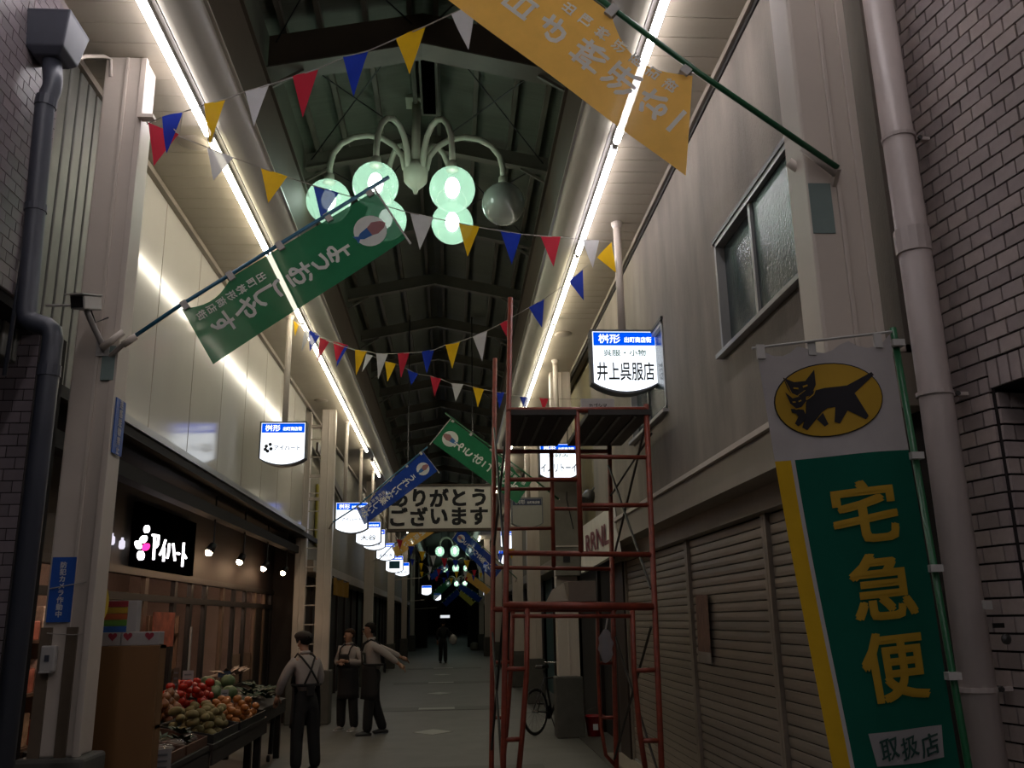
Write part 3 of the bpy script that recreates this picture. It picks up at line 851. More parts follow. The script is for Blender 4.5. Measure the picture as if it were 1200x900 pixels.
# soffit smoke vents
for k, (px, py, lab) in enumerate(((227, 167, 'round vent in the left soffit near the pillar'), (376, 469, 'small round vent in the left soffit by the laddered columns'), (660, 391, 'round vent in the right soffit above the scaffold'))):
    c = P(px, py, Z=ZC)
    o = MB().lathe([(0.0, -0.02), (0.09, -0.02), (0.12, -0.005), (0.12, 0.0)], c, 18).build('soffit_vent', M_fascia, smooth=True)
    tag(o, lab, 'vent')

# ------------------------------------------------------------------ security camera on the left pillar
c = P(101, 355, Y=5.2)
t = thing('security_camera', 'white box security camera on the left pillar', 'camera', c - V((0, 0, 0.1)))
f = V((-0.12, -0.9, -0.28)).normalized(); sd = f.cross(V((0, 0, 1))).normalized(); up = sd.cross(f)
MB().obox(c, f * 0.10, sd * 0.045, up * 0.042).build('housing', M_white, t, bevel=0.008)
MB().obox(c + f * 0.02 + up * 0.047, f * 0.115, sd * 0.055, up * 0.004).build('hood', M_white, t)
MB().obox(c + f * 0.102, f * 0.002, sd * 0.036, up * 0.032).build('lens_window', M_black, t)
w = V((-2.13, 5.42, c.z - 0.22))
MB().tube([c - up * 0.045, c - up * 0.09 - f * 0.03, w + V((0, -0.06, 0.03)), w], 0.018, 8).build('arm', M_white, t, smooth=True)
MB().box(w.x - 0.04, w.x + 0.04, 5.40, 5.42, w.z - 0.05, w.z + 0.05).build('wall_plate', M_white, t)
MB().tube([c - up * 0.04 - f * 0.05, P(112, 378, Y=5.25), P(127, 372, Y=5.3)], 0.005, 6).build('cable', M_black, t)
MB().tube([P(88, 358, Y=5.3), P(54, 358, Y=5.3)], 0.008, 6).build('side_rod', M_white, t)

# ------------------------------------------------------------------ flags on slanting poles
def ripple(amp, ph):
    return lambda x, z: amp * (math.sin(3.1 * x + 2.3 * z + ph) + 0.5 * math.sin(7.3 * x - 5.1 * z + ph * 2))
M_fg = cloth('green_flag_cloth', '2a7550', 0.4, 0.05)
M_fy = cloth('yellow_flag_cloth', 'f4c062', 0.55, 0.06)
M_fb = cloth('blue_flag_cloth', '22439a', 0.4, 0.05)
M_fp = cloth('flag_white_print', 'efefea', 0.3, 0.03)
M_loop = mat('white_loop_tape', 'b5b2ad', 0.8)
M_pole_g = mat('green_pole', '1f5a38', 0.35, var=0.1)
M_pole_b = mat('blue_pole', '2c6480', 0.35, var=0.1)
M_fishb = cloth('fish_blue_print', '4a78b8', 0.3, 0.03)
M_fishp = cloth('fish_pink_print', 'b07f80', 0.3, 0.03)

def flag(label, PB, PT, FT, FB, Y0, m, mpole, foot, text=None, small=None, amp=0.012, ph=0.0, disc=True, tsize=0.17, sag=0.06, bend=None, tpos=None):
    b0, b1, f1, f0 = [P(*q, Y=Y0) for q in (PB, PT, FT, FB)]
    up = (b1 - b0).normalized(); L = (b1 - b0).length
    rt = (f1 - b1); W = rt.length; rt = (rt - up * rt.dot(up)).normalized()
    rp = ripple(amp, ph)
    t = thing('nobori_flag', label, 'flag', P(*foot, Y=Y0), 'banner flags slanting over the street')
    def surf(s, u):
        p = b0 * (1 - s) * (1 - u) + b1 * s * (1 - u) + f1 * s * u + f0 * (1 - s) * u
        if s < 0.25: p = p + rt * (sag * math.sin(PI * s / 0.25) * (1 - u) ** 2)
        if bend: p = bend(s, u, p)
        return V((p.x, Y0 + rp(p.x, p.z) + (0 if not bend else p.y - Y0), p.z))
    MB().grid(surf, 36, 12).build('cloth', m, t, smooth=True)
    pf = P(*foot, Y=Y0)
    e = b1 + up * 0.12 - rt * 0.025
    MB().tube([pf, b0 - rt * 0.025, e], 0.013, 8).build('pole', mpole, t, smooth=True)
    MB().tube([b1 - rt * 0.03, f1 + rt * 0.05], 0.007, 6).build('cross_rod', M_loop, t)
    for s in (0.02, 0.25, 0.5, 0.75, 0.97):
        q = b0 + (b1 - b0) * s
        MB().obox(V((q.x, Y0 + rp(q.x, q.z), q.z)) - rt * 0.008, rt * 0.03, up * 0.02, V((0, 0.016, 0))).build('loop', M_loop, t)
    yp = min((5.42, 15.84, 24.5, 33.5, 43.0, 52.0) if pf.x < XC else (3.36, 13.3, 23.2, 33.0, 43.0, 52.0), key=lambda q: abs(q - Y0))
    MB().tube([pf, V((-2.12 if pf.x < XC else 1.62, yp + 0.03, pf.z - 0.06))], 0.016, 6).build('pole_bracket', M_cream, t)
    fn = lambda p: V((p.x, p.y + rp(p.x, p.z) - 0.004, p.z))
    if bend: fn = lambda p: V((p.x, p.y, p.z))
    mid = lambda s, off: fn(b0 + (f0 - b0) * (0.5 + off) * (1 - s) + (f1 - b0) * 0 + (b1 - b0) * s + (f1 - b1) * (0.5 + off) * s)
    def flat(s, off):
        p = (b0 * (1 - s) + b1 * s) * (0.5 - off) + (f0 * (1 - s) + f1 * s) * (0.5 + off); return V((p.x, Y0, p.z))
    if text:
        mb = MB(); n = len(text)
        for i, ch in enumerate(text):
            s = tpos[i] if tpos else 0.78 - 0.68 * i / (n - 1)
            if ch == ' ': continue
            letter(mb, ch, flat(s, 0.06), rt, up, tsize, 0.022, cell=0.25, fn=fn)
        mb.build('lettering', M_fp, t)
    if small:
        mb = MB(); n = len(small)
        for i, ch in enumerate(small):
            letter(mb, ch, flat(0.36 - 0.30 * i / (n - 1), -0.24), rt, up, 0.062, 0.02, cell=0.5, fn=fn)
        mb.build('small_lettering', M_fp, t)
    if disc:
        c = flat(0.88, 0.05); r = W * 0.27
        poly = lambda pts, off=0.0: [c + rt * (x * r) + up * (y * r) for x, y in pts]
        def patch(pts, m_, nm, dy):
            tr = tessellate_polygon([[V((x, y, 0)) for x, y in pts]])
            pp = [fn(q) + V((0, -dy, 0)) for q in poly(pts)]
            MB().add(pp, [tuple(a) for a in tr]).build(nm, m_, t)
        patch([(math.cos(a * PI / 12), math.sin(a * PI / 12)) for a in range(24)], M_fp, 'disc', 0.0)
        patch([(-0.25, -0.1), (-0.42, 0.35), (-0.2, 0.85), (0.1, 1.05), (0.3, 0.8), (0.42, 0.3), (0.3, -0.1)], M_fishp, 'fish_head', 0.002)
        patch([(-0.28, -0.05), (0.32, -0.05), (0.25, -0.6), (0.12, -0.8), (0.32, -1.05), (0.02, -1.0), (-0.28, -1.1), (-0.08, -0.8), (-0.2, -0.6)], M_fishb, 'fish_tail', 0.002)
    return t, b0, b1, rt, up

flag('green banner flag with white characters over the left shop', (213, 362), (440, 222), (476, 279), (250, 427), 5.30, M_fg, M_pole_b, (146, 402),
     'ようおこしやす', '出町桝形商店街', 0.010, 0.4, tpos=(0.715, 0.625, 0.52, 0.425, 0.335, 0.235, 0.12), tsize=0.16)
def ybend(s, u, p):
    if s < 0.16:
        k = (0.16 - s) / 0.16
        p = p + V((0, -0.10 * k * math.sin(u * PI * 1.3), 0)) + V((0, 0.06 * k * k, 0))
    return p
flag('yellow banner flag with white characters at the upper right', (812, 88), (440, -190), (380, -106), (803, 207), 3.30, M_fy, M_pole_g, (982, 197),
     '今日も桝形なー', '出町桝形商店街', 0.008, 1.2, sag=0.10, tpos=(0.58, 0.48, 0.385, 0.28, 0.19, 0.10, 0.035), tsize=0.15, disc=False)
flag('blue banner flag with white characters beside the thank-you board', (418, 596), (496, 530), (513, 552), (427, 615), 15.4, M_fb, M_pole_b, (390, 612),
     'うれしいな楽しいな', '出町桝形商店街', 0.012, 2.0, tsize=0.14, tpos=(0.72, 0.64, 0.56, 0.48, 0.40, 0.31, 0.22, 0.14, 0.06))
flag('green banner flag hanging behind the scaffold posts', (624, 563), (528, 491), (506, 518), (606, 590), 13.1, M_fg, M_pole_g, (655, 585),
     'ようおこしやす', '出町桝形商店街', 0.012, 3.0, tsize=0.17)
flag('yellow banner flag partly hidden under the thank-you board', (459, 642), (520, 592), (535, 606), (465, 653), 24.3, M_fy, M_pole_b, (445, 655), '今日も桝形だい一', None, 0.012, 0.9, disc=False, tsize=0.15)
flag('blue banner flag on the right beyond the thank-you board', (590, 665), (540, 618), (530, 632), (578, 680), 22.9, M_fb, M_pole_g, (606, 678), 'うれしいな楽しいな', None, 0.012, 1.9, tsize=0.14)
far_flags = [((504, 697), (530, 675), (533, 681), (509, 704), 42.8, M_fg, (497, 703), 'left', 'green'), ((518, 706), (536, 690), (539, 696), (523, 711), 51.2, M_fb, (512, 712), 'left', 'blue'),
             ((566, 700), (540, 684), (537, 690), (561, 706), 51.8, M_fb, (572, 704), 'right', 'blue'), ((576, 690), (548, 670), (543, 677), (570, 697), 42.8, M_fy, (582, 694), 'right', 'yellow'),
             ((557, 705), (540, 692), (537, 697), (552, 710), 51.6, mat('far_yellow_cloth', 'a89a3a', 0.8), (562, 708), 'right', 'pale yellow'), ((503, 672), (523, 659), (526, 665), (506, 680), 33.3, M_fb, (494, 677), 'left', 'blue')]
for (a, b, c, d, y, m, ft, sd, col) in far_flags:
    flag('tiny distant %s banner flag on the %s side of the street, %s' % (col, sd, 'nearer one' if y < 45 else 'farther one'), a, b, c, d, y, m, M_pole_g, ft, None, None, 0.01, y, disc=False)
# pole holders
for (pa, pb, Y0, lab) in (((119, 408), (145, 389), 5.36, 'empty tube holder on the left pillar'), ((144, 404), (160, 394), 5.30, 'tube holder gripping the blue flag pole on the left pillar'),
                     ((941, 172), (981, 203), 3.32, 'tube holder gripping the green flag pole on the right pillar'), ((924, 190), (950, 207), 3.46, 'empty tube holder on the far side of the right pillar')):
    o = MB().tube([P(*pa, Y=Y0), P(*pb, Y=Y0)], 0.022, 10).build('pole_holder', M_cream, smooth=True); tag(o, lab, 'holder')
o = MB().obox(P(172, 138, Y=5.40), V((0.05, 0, 0)), V((0, 0.03, 0)), V((0, 0, 0.012))).build('cord_bracket', M_cream); tag(o, 'small bracket on the left pillar where the pennant cords start', 'bracket')

# ------------------------------------------------------------------ pennant strings
PC = {'r': cloth('red_pennant', 'b02a3c', 0.45, 0.02), 'b': cloth('blue_pennant', '1d35a0', 0.45, 0.02), 'y': cloth('yellow_pennant', 'd3a91e', 0.45, 0.02), 'w': cloth('white_pennant', 'b9b9bb', 0.45, 0.02)}
def bunting(label, start, end, items, knots=()):
    """start/end = (px, py, Y); pennant corners follow the same depth line"""
    def Yat(px):
        k = (px - start[0]) / (end[0] - start[0])
        return 1.0 / ((1 - k) / start[2] + k / end[2])
    t = thing('bunting', label, 'bunting', P(start[0], start[1], Y=start[2]), 'pennant strings across the street')
    cp = [start[:2]] + list(knots)
    cord = [(start[0], start[1])]
    for (x1, y1, x2, y2, xt, yt, c) in items:
        if abs(x2 - x1) > 4 and y1 is not None: cord += [(x1, y1 + 0.5), (x2, y2 + 0.5)]
    cord.append((end[0], end[1]))
    cord = sorted(set(cord))
    MB().tube([P(x, y, Y=Yat(x)) for x, y in cord], 0.004, 5).build('cord', M_cord, t)
    for i, (x1, y1, x2, y2, xt, yt, c) in enumerate(items):
        Y0 = Yat((x1 + x2) / 2) - (0.012 if i % 2 else 0.0)
        a, b, e = P(x1, y1, Y=Y0), P(x2, y2, Y=Y0), P(xt, yt, Y=Y0)
        ph = random.random() * 6
        mb = MB(); n = 5
        vs = []; idx = {}
        for r in range(n + 1):
            for q in range(n + 1 - r):
                u, v = q / n, r / n
                p = a * (1 - u - v) + b * u + e * v
                p = p + V((0, 0.018 * math.sin(u * 4 + v * 3 + ph) * (0.4 + v), 0))
                idx[(r, q)] = len(vs); vs.append(p)
        fs = []
        for r in range(n):
            for q in range(n - r):
                fs.append((idx[(r, q)], idx[(r, q + 1)], idx[(r + 1, q)]))
                if q < n - r - 1: fs.append((idx[(r, q + 1)], idx[(r + 1, q + 1)], idx[(r + 1, q)]))
        mb.add(vs, fs).build('pennant', PC[c], t, smooth=True)
    return t
bunting('nearest pennant string rising from the left pillar to the upper right', (172, 143, 5.4), (935, -120, 3.4), [
    (174, 144, 210, 157, 179, 193, 'r'), (190, 137, 214, 131, 195, 180, 'b'), (239.5, 122, 264, 116, 244.5, 168, 'y'), (287, 107, 316, 99, 298, 150, 'w'),
    (343, 90, 373, 80, 354, 135, 'r'), (402, 67, 432, 59, 414, 112, 'b'), (464, 45, 499, 30, 480, 89, 'y'), (529, 16, 558, 4, 549, 62, 'w')])
bunting('pennant string sagging from the left pillar past the globe lamp', (172, 145, 5.4), (723, 284, 7.9), [
    (242, 172, 274, 185, 251, 214, 'w'), (305.5, 196, 337, 207, 315, 240, 'y'), (367, 217, 397, 226, 377, 259, 'b'), (480.5, 249, 508, 255, 492, 294, 'w'), (537.5, 261, 562, 266, 548, 302, 'y'),
    (586, 270, 611, 274, 600, 309, 'b'), (633, 276, 657, 277.5, 649, 312, 'r'), (682.5, 280, 702, 282, 694.5, 315, 'w'), (717, 283.5, 722, 319, 700, 301, 'y')])
bunting('pennant string from the slim left post up to the slim right post', (342, 374, 10.7), (723, 286, 7.9), [
    (344, 376, 350, 380, 346, 395, 'y'), (357, 386, 365, 390, 353, 413, 'w'), (362, 387, 375, 393, 363, 412, 'b'), (375, 396, 386, 400, 372, 424, 'r'), (416, 410, 430, 411, 417, 439, 'y'), (441, 414, 455, 414, 443, 444, 'w'),
    (466, 414, 480, 413, 470, 444, 'r'), (494, 412, 509, 409.5, 500, 439, 'b'), (522, 404, 539, 400, 530, 432, 'y'), (554, 394.5, 571, 387, 565, 424, 'w'), (586, 379.5, 599, 372, 594.5, 397, 'r'),
    (620, 360, 637.6, 350, 635, 385, 'b'), (666, 330, 683, 315, 684.5, 351, 'b')])
bunting('lower pennant string from the slim left post towards the far right', (346, 378, 10.7), (700, 468, 13.3), [
    (390.5, 400, 408, 404.5, 394, 424, 'r'), (397, 403, 408, 406, 394.5, 431, 'b'), (429, 414, 437, 417, 424, 437, 'w'), (451, 423, 464, 426, 454, 447, 'y'), (477, 432, 490, 438, 482, 451, 'b'), (504, 440, 517, 444, 509, 464, 'r'),
    (529, 449, 543, 450, 534, 470, 'w'), (554, 453, 567, 456, 560, 477, 'y'), (582, 459, 591, 460, 585, 480, 'b'), (609, 464, 620, 466, 615, 482, 'b'), (632, 466, 643, 467, 637, 482, 'r')])
cols = 'rbyw'
for k, (x0, y0, x1, y1, Y0, Y1) in enumerate(((462, 628, 606, 640, 24, 23), (478, 652, 592, 655, 33, 33), (490, 668, 585, 660, 40, 42))):
    it = []
    n = 11
    for i in range(n):
        u = (i + 0.5) / n; x = x0 + (x1 - x0) * u; y = y0 + (y1 - y0) * u + 22 * (1 - (2 * u - 1) ** 2) * (24 / Y0)
        w = 3.6 * 24 / Y0; it.append((x - w, y, x + w, y, x, y + 3.4 * w, cols[(i + k) % 4]))
    bunting('distant pennant string below the thank-you board, %s' % ('nearest', 'middle', 'farthest')[k], (x0, y0, Y0), (x1, y1, Y1), it)

# ------------------------------------------------------------------ globe chandelier
E_globe = emit('globe_bulb_light', (0.84, 1.0, 0.88), 16.0)
def globe_shell(name, tint, glow, clear):
    m = glass(name, tint, 0.12, clear)
    b = m.node_tree.nodes['Principled BSDF']
    b.inputs['Emission Color'].default_value = (0.55, 0.9, 0.68, 1)
    b.inputs['Emission Strength'].default_value = glow
    return m
M_globe = globe_shell('lit_globe_glass', '7fa08c', 0.55, 0.45)
M_globe_off = globe_shell('unlit_globe_glass', '8f948c', 0.0, 0.25)
M_arm = mat('pale_enamel', 'b9baa8', 0.4, var=0.05)
def chandelier(label, cx, cy, ztop, hub_z, globes, R, off=()):
    t = thing('globe_chandelier', label, 'lamp', (cx, cy, hub_z - 0.6), 'globe chandeliers under the ridge')
    MB().tube([(cx, cy, ztop), (cx, cy, hub_z + 0.2)], 0.05, 12).build('stem', M_arm, t, smooth=True)
    MB().lathe([(0.0, -0.2), (0.02, -0.2), (0.035, -0.15), (0.09, -0.1), (0.13, -0.05), (0.14, 0.08), (0.12, 0.13), (0.06, 0.2)], (cx, cy, hub_z), 16).build('hub', M_arm, t, smooth=True)
    MB().box(cx - 0.12, cx + 0.12, cy - 0.12, cy + 0.12, ztop - 0.06, ztop).build('ceiling_rose', M_arm, t)
    for i, g in enumerate(globes):
        g = V(g); h = V((cx, cy, hub_z + 0.06)); d = V((g.x - cx, g.y - cy, 0)); L = d.length; d.normalize()
        top = g.z + R + 0.06
        pts = [h + d * 0.08]
        rise = (hub_z + 0.52 if abs(d.x) < 0.75 else hub_z + 0.45)
        for k in range(9):
            a = PI * k / 8
            cxm = (0.12 + L) / 2; rr = (L - 0.12) / 2
            pts.append(V((cx, cy, 0)) + d * (cxm - rr * math.cos(a)) + V((0, 0, max(top, hub_z + 0.1) + (rise - max(top, hub_z + 0.1) + 0.05) * math.sin(a))))
        pts.append(V((g.x, g.y, top)))
        arm = MB().tube(pts, 0.034, 8).build('arm', M_arm, t, smooth=True)
        MB().lathe([(0.05, 0.06), (0.055, 0.0), (0.07, -0.04)], (g.x, g.y, g.z + R + 0.02), 12).build('gallery', M_arm, t, smooth=True)
        gl = MB().ball(g, R, 22, 14).build('globe', M_globe_off if i in off else M_globe, t, smooth=True)
        if i not in off: MB().ball(g + V((0, 0, 0.02)), (R * 0.33, R * 0.33, R * 0.48), 12, 8).build('bulb', E_globe, gl, smooth=True)
    return t
CY = 9.2
gpx = [((385, 236), 9.15), ((440, 217), 8.75), ((530, 222), 8.75), ((590, 239), 9.15), ((530, 262), 9.75), ((452, 258), 9.75)]
gl_ = [P(*q, Y=y) for q, y in gpx]
hub = P(487, 208, Y=CY)
chandelier('large chandelier of six glass globes under the ridge, the nearest', hub.x, CY, 7.44, hub.z, gl_, 0.245, off=(3,))
def far_chand(y, px, py, s, lab):
    c = P(px, py, Y=y); gg = []
    for i in range(6):
        a = PI / 6 + i * PI / 3
        gg.append((c.x + 0.95 * math.cos(a), y + 0.9 * math.sin(a), c.z))
    chandelier(lab, c.x, y, 7.44, c.z + 0.25, gg, 0.24)
far_chand(50, 533, 646, 1, 'chandelier of lit globes far down the street, below the thank-you board')
far_chand(68, 534, 666, 1, 'chandelier of lit globes far down the street, second tiny cluster')
far_chand(92, 535, 684, 1, 'chandelier of lit globes at the far end of the street')

# ------------------------------------------------------------------ hanging lit shop signs
E_face = emit('sign_face_light', (0.86, 0.92, 1.0), 1.5)
E_head = emit('sign_header_light', (0.0, 0.07, 0.75), 1.1)
E_htxt = emit('sign_header_letters', (0.9, 0.95, 1.0), 1.6)
M_sframe = mat('sign_grey_frame', '57595d', 0.45, var=0.08)
M_ink = mat('sign_black_ink', '101014', 0.7)
M_ink_g = mat('sign_green_ink', '3d9a6d', 0.7)
M_ink_b = mat('sign_teal_panel', '3f7f99', 0.7)
M_offface = mat('unlit_sign_face', '8d8c86', 0.4, var=0.05)
M_offhead = mat('unlit_sign_header', '2c3550', 0.4)
def shop_sign(label, xc, y, z1, w, rows, lit=True, dots=None, hanger=True, square=None, detail=2):
    h = w * 0.97; z0 = z1 - h; d = 0.14
    t = thing('hanging_sign', label, 'sign', (xc, y, z0), 'hanging shop signs of the street')
    def outline(m, yy, ins):
        a = [(xc - w / 2 + ins, z1 - ins), (xc + w / 2 - ins, z1 - ins), (xc + w / 2 - ins, z0 + h * 0.17)]
        n = 10
        for i in range(1, n):
            u = i / n
            a.append((xc + (w / 2 - ins) * (1 - 2 * u), z0 + h * 0.17 - (h * 0.17 - ins) * math.sin(PI * u) ** 0.8))
        a.append((xc - w / 2 + ins, z0 + h * 0.17))
        return [V((x, yy, z)) for x, z in a]
    MB().prism(outline(0, y, 0.0), (0, d, 0)).build('housing', M_sframe, t)
    fo = outline(0, y - 0.004, w * 0.035)
    MB().prism(fo, (0, 0.006, 0)).build('face', E_face if lit else M_offface, t)
    hh = h * 0.21
    hd = MB().box(xc - w * 0.455, xc + w * 0.455, y - 0.009, y - 0.003, z1 - w * 0.045 - hh, z1 - w * 0.045).build('header', E_head if lit else M_offhead, t, bevel=0.004)
    zc = z1 - w * 0.045 - hh / 2
    if detail > 0:
        mb = MB(); letter(mb, '桝形', (xc - w * 0.22, y - 0.012, zc), (1, 0, 0), (0, 0, 1), hh * 0.72, 0.012, width=w * 0.32)
        mb.build('header_lettering', E_htxt if lit else M_print, t)
        mb = MB(); letter(mb, '出町商店街', (xc + w * 0.2, y - 0.012, zc - hh * 0.08), (1, 0, 0), (0, 0, 1), hh * 0.44, 0.02, width=w * 0.40)
        mb.build('header_lettering', E_htxt if lit else M_print, t)
    for (s, zrel, size, wd, ink) in rows:
        mb = MB(); letter(mb, s, (xc + (w * 0.1 if dots else 0), y - 0.008, z1 - h * zrel), (1, 0, 0), (0, 0, 1), size * h, 0.014, width=wd * w)
        mb.build('lettering', ink, t)
    if dots:
        for (dx, dz) in ((-0.34, 0.56), (-0.26, 0.52), (-0.24, 0.62), (-0.36, 0.63), (-0.31, 0.67)):
            c = V((xc + dx * w, y - 0.008, z1 - dz * h)); r = 0.022 * w / 0.57
            MB().lathe([(0, -0.001), (r, -0.001), (r, 0.001), (0, 0.001)], c, 10, axis=(0, 1, 0)).build('petal_mark', M_ink, t)
    if square:
        MB().box(xc - w * 0.3, xc + w * 0.3, y - 0.008, y - 0.002, z1 - h * 0.75, z1 - h * 0.32).build('picture_panel', M_ink_b, t)
    if hanger:
        hx = min(xc, -1.98) if xc < 0 else max(xc, 1.44)
        MB().tube([(hx, y + d / 2, z1 - 0.02), (hx, y + d / 2, ZC + 0.005)], 0.036, 10).build('hanger', M_cream, t, smooth=True)
        MB().lathe([(0.036, 0.0), (0.055, 0.04), (0.055, 0.06)], (hx, y + d / 2, ZC - 0.06), 12).build('hanger_collar', M_cream, t)
    return t
a = P(691, 386, Y=7.85); b = P(770, 386, Y=7.85)
shop_sign('lit white kimono shop sign hanging above the scaffold', (a.x + b.x) / 2, 7.85, a.z, b.x - a.x, [('呉服・小物', 0.37, 0.11, 0.62, M_ink_g), ('井上呉服店', 0.66, 0.3, 0.84, M_ink)])
a = P(305, 494, Y=10.65); b = P(360, 494, Y=10.65)
shop_sign('lit white sign with petal dots above the greengrocer', (a.x + b.x) / 2, 10.65, a.z, b.x - a.x, [('アイハート', 0.6, 0.13, 0.56, M_ink)], dots=True)
a = P(631, 519, Y=12.6); b = P(677, 519, Y=12.6)
shop_sign('lit white sign seen through the scaffold frame', (a.x + b.x) / 2, 12.6, a.z, b.x - a.x, [('お好み', 0.34, 0.1, 0.5, M_ink_g), ('イノリトーイ', 0.66, 0.26, 0.9, M_ink)])
a = P(599, 583, Y=16.6); b = P(636, 583, Y=16.6)
shop_sign('unlit white sign behind the scaffold posts', (a.x + b.x) / 2, 16.6, a.z, b.x - a.x, [], lit=False)
for k, (px0, px1, py, Y, rows, sq, lab) in enumerate((
        (393, 432, 588, 16.8, [('アイハート', 0.55, 0.13, 0.6, M_ink)], None, 'lit sign half covered by the blue banner flag'),
        (417, 447, 611, 19.6, [('大谷', 0.66, 0.22, 0.6, M_ink)], None, 'lit sign with two characters under the blue banner flag'),
        (426, 452, 620, 22.6, [('パリス', 0.7, 0.2, 0.6, M_ink)], None, 'lit sign tucked behind the two-character sign'),
        (441, 463, 636, 26.8, [('えのき', 0.7, 0.2, 0.7, M_ink)], None, 'lit sign in front of the yellow banner flag'),
        (452, 473, 651, 30.0, [], True, 'lit sign showing a teal picture panel'),
        (463, 480, 659, 35.0, [('はせや', 0.7, 0.2, 0.7, M_ink)], None, 'lit sign farthest of the left cluster'),
        (494, 506, 686, 48, [], None, 'tiny lit sign far down on the left'),
        (508, 517, 695, 56, [], None, 'tiny lit sign beside the dark end, left'),
        (586, 608, 622, 24.5, [], None, 'lit sign cut by the left scaffold posts, upper'),
        (584, 601, 645, 33, [], None, 'lit sign cut by the left scaffold posts, lower'),
        (566, 579, 658, 43, [('花', 0.62, 0.4, 0.4, M_ink_b)], None, 'small lit sign just left of the scaffold'),
        (581, 592, 676, 52, [], None, 'tiny lit sign between the scaffold posts'),
        (562, 570, 690, 57, [], None, 'tiniest lit sign on the right near the dark end'))):
    a = P(px0, py, Y=Y); b = P(px1, py, Y=Y)
    shop_sign(lab, (a.x + b.x) / 2, Y, a.z, b.x - a.x, rows, square=sq, hanger=True, detail=1 if Y < 31 else 0)

# ------------------------------------------------------------------ thank-you board
Y0 = 16.5
tl, br = P(456, 570, Y=Y0), P(576, 620, Y=Y0)
t = thing('thank_you_board', 'white hanging board with black brush characters across the street', 'sign', ((tl.x + br.x) / 2, Y0, br.z))
M_board = mat('board_white', 'd2cec4', 0.55, var=0.07, scale=4)
MB().box(tl.x, br.x, Y0, Y0 + 0.12, br.z + 0.02, tl.z).build('panel', M_board, t, bevel=0.01)
fm = MB()
w = 0.03
for bx in ((tl.x - w, br.x + w, br.z - 0.03, br.z + 0.02), (tl.x - w, br.x + w, tl.z, tl.z + w), (tl.x - w, tl.x, br.z, tl.z), (br.x, br.x + w, br.z, tl.z)):
    fm.box(bx[0], bx[1], Y0 - 0.03, Y0 + 0.14, bx[2], bx[3])
fm.build('frame', M_beam, t)
H = tl.z - br.z; W = br.x - tl.x
for row, s in ((0.27, 'ありがとう'), (0.70, 'ございます')):
    for i, ch in enumerate(s):
        mb = MB(); letter(mb, ch, (tl.x + W * (0.10 + 0.195 * i), Y0 - 0.006, tl.z - H * row), (1, 0, 0), (0, 0, 1), H * 0.45, 0.036)
        mb.build('letter', M_ink, t)
for fx in (0.18, 0.82):
    MB().tube([(tl.x + W * fx, Y0 + 0.06, tl.z), (tl.x + W * fx, Y0 + 0.06, 7.36)], 0.012, 6).build('hanging_rod', M_black, t)

# ------------------------------------------------------------------ delivery flag
Y0 = 3.0
rp = lambda x, z: 0.012 * math.sin(14 * x - 1.5 * z) + 0.008 * math.sin(5 * z + 9 * x)
TL, TR, BR, BL = (884, 407), (1043, 391), (1139, 964), (989, 970)
def fq(u, v):
    a = V((TL[0] + (TR[0] - TL[0]) * u, TL[1] + (TR[1] - TL[1]) * u)); b = V((BL[0] + (BR[0] - BL[0]) * u, BL[1] + (BR[1] - BL[1]) * u))
    return a + (b - a) * v
def fpt(px, py, dy=0.0):
    p = P(px, py, Y=Y0); return V((p.x, Y0 + rp(p.x, p.z) - dy, p.z))
df = thing('delivery_flag', 'tall white and green delivery flag with black cat emblem by the drain pipe', 'flag', V((P(1139, 964, Y=Y0).x + 0.05, Y0, 0)))
def fieldq(u0, u1, v0, v1, m, nm, nu=16, nv=24, wav=0.0):
    def f(i, j):
        u = u0 + (u1 - u0) * i; v = v0 + (v1 - v0) * j
        if wav and v0 == 0: v += wav * (1 - j) * abs(math.sin(3 * PI * u)) ** 0.8
        q = fq(u, v); return fpt(q.x, q.y)
    return MB().grid(f, nu, nv).build(nm, m, df, smooth=True)
M_dw = cloth('delivery_white_cloth', 'aaa5a5', 0.25, 0.0); M_dy = cloth('delivery_yellow_cloth', 'c09a22', 0.25, 0.0)
M_dg = cloth('delivery_green_cloth', '0d5243', 0.25, 0.0); M_dk = mat('delivery_black_print', '171419', 0.8, var=0.1)
M_dyp = mat('delivery_yellow_print', 'a9851c', 0.8, var=0.08); M_dwp = mat('delivery_white_print', '8c8888', 0.8, var=0.06)
fieldq(0, 1, 0, 0.237, M_dw, 'white_field', wav=0.025)
fieldq(0, 0.125, 0.237, 1, M_dy, 'yellow_stripe', 3, 40)
fieldq(0.125, 0.155, 0.237, 1, M_dw, 'white_line', 2, 40)
fieldq(0.155, 1, 0.237, 1, M_dg, 'green_field', 14, 40)
def dens(polys, m, nm, dy):
    """flat print following the cloth: pixel outlines cut into small facets"""
    mb = MB()
    for pts in polys:
        bm = bmesh.new()
        vs = [bm.verts.new((x, y, 0)) for x, y in pts]
        tr = tessellate_polygon([[v.co for v in vs]])
        for a in tr:
            try: bm.faces.new([vs[i] for i in a])
            except ValueError: pass
        for ax in (0, 1):
            lo = min(p[ax] for p in pts); hi = max(p[ax] for p in pts); k = math.floor(lo / 9) + 1
            while k * 9 < hi:
                co = V((0, 0, 0)); co[ax] = k * 9; no = V((0, 0, 0)); no[ax] = 1
                bmesh.ops.bisect_plane(bm, geom=bm.verts[:] + bm.edges[:] + bm.faces[:], plane_co=co, plane_no=no); k += 1
        bm.verts.index_update()
        mb.add([fpt(v.co.x, v.co.y, dy) for v in bm.verts], [tuple(v.index for v in f.verts) for f in bm.faces]); bm.free()
    return mb.build(nm, m, df)
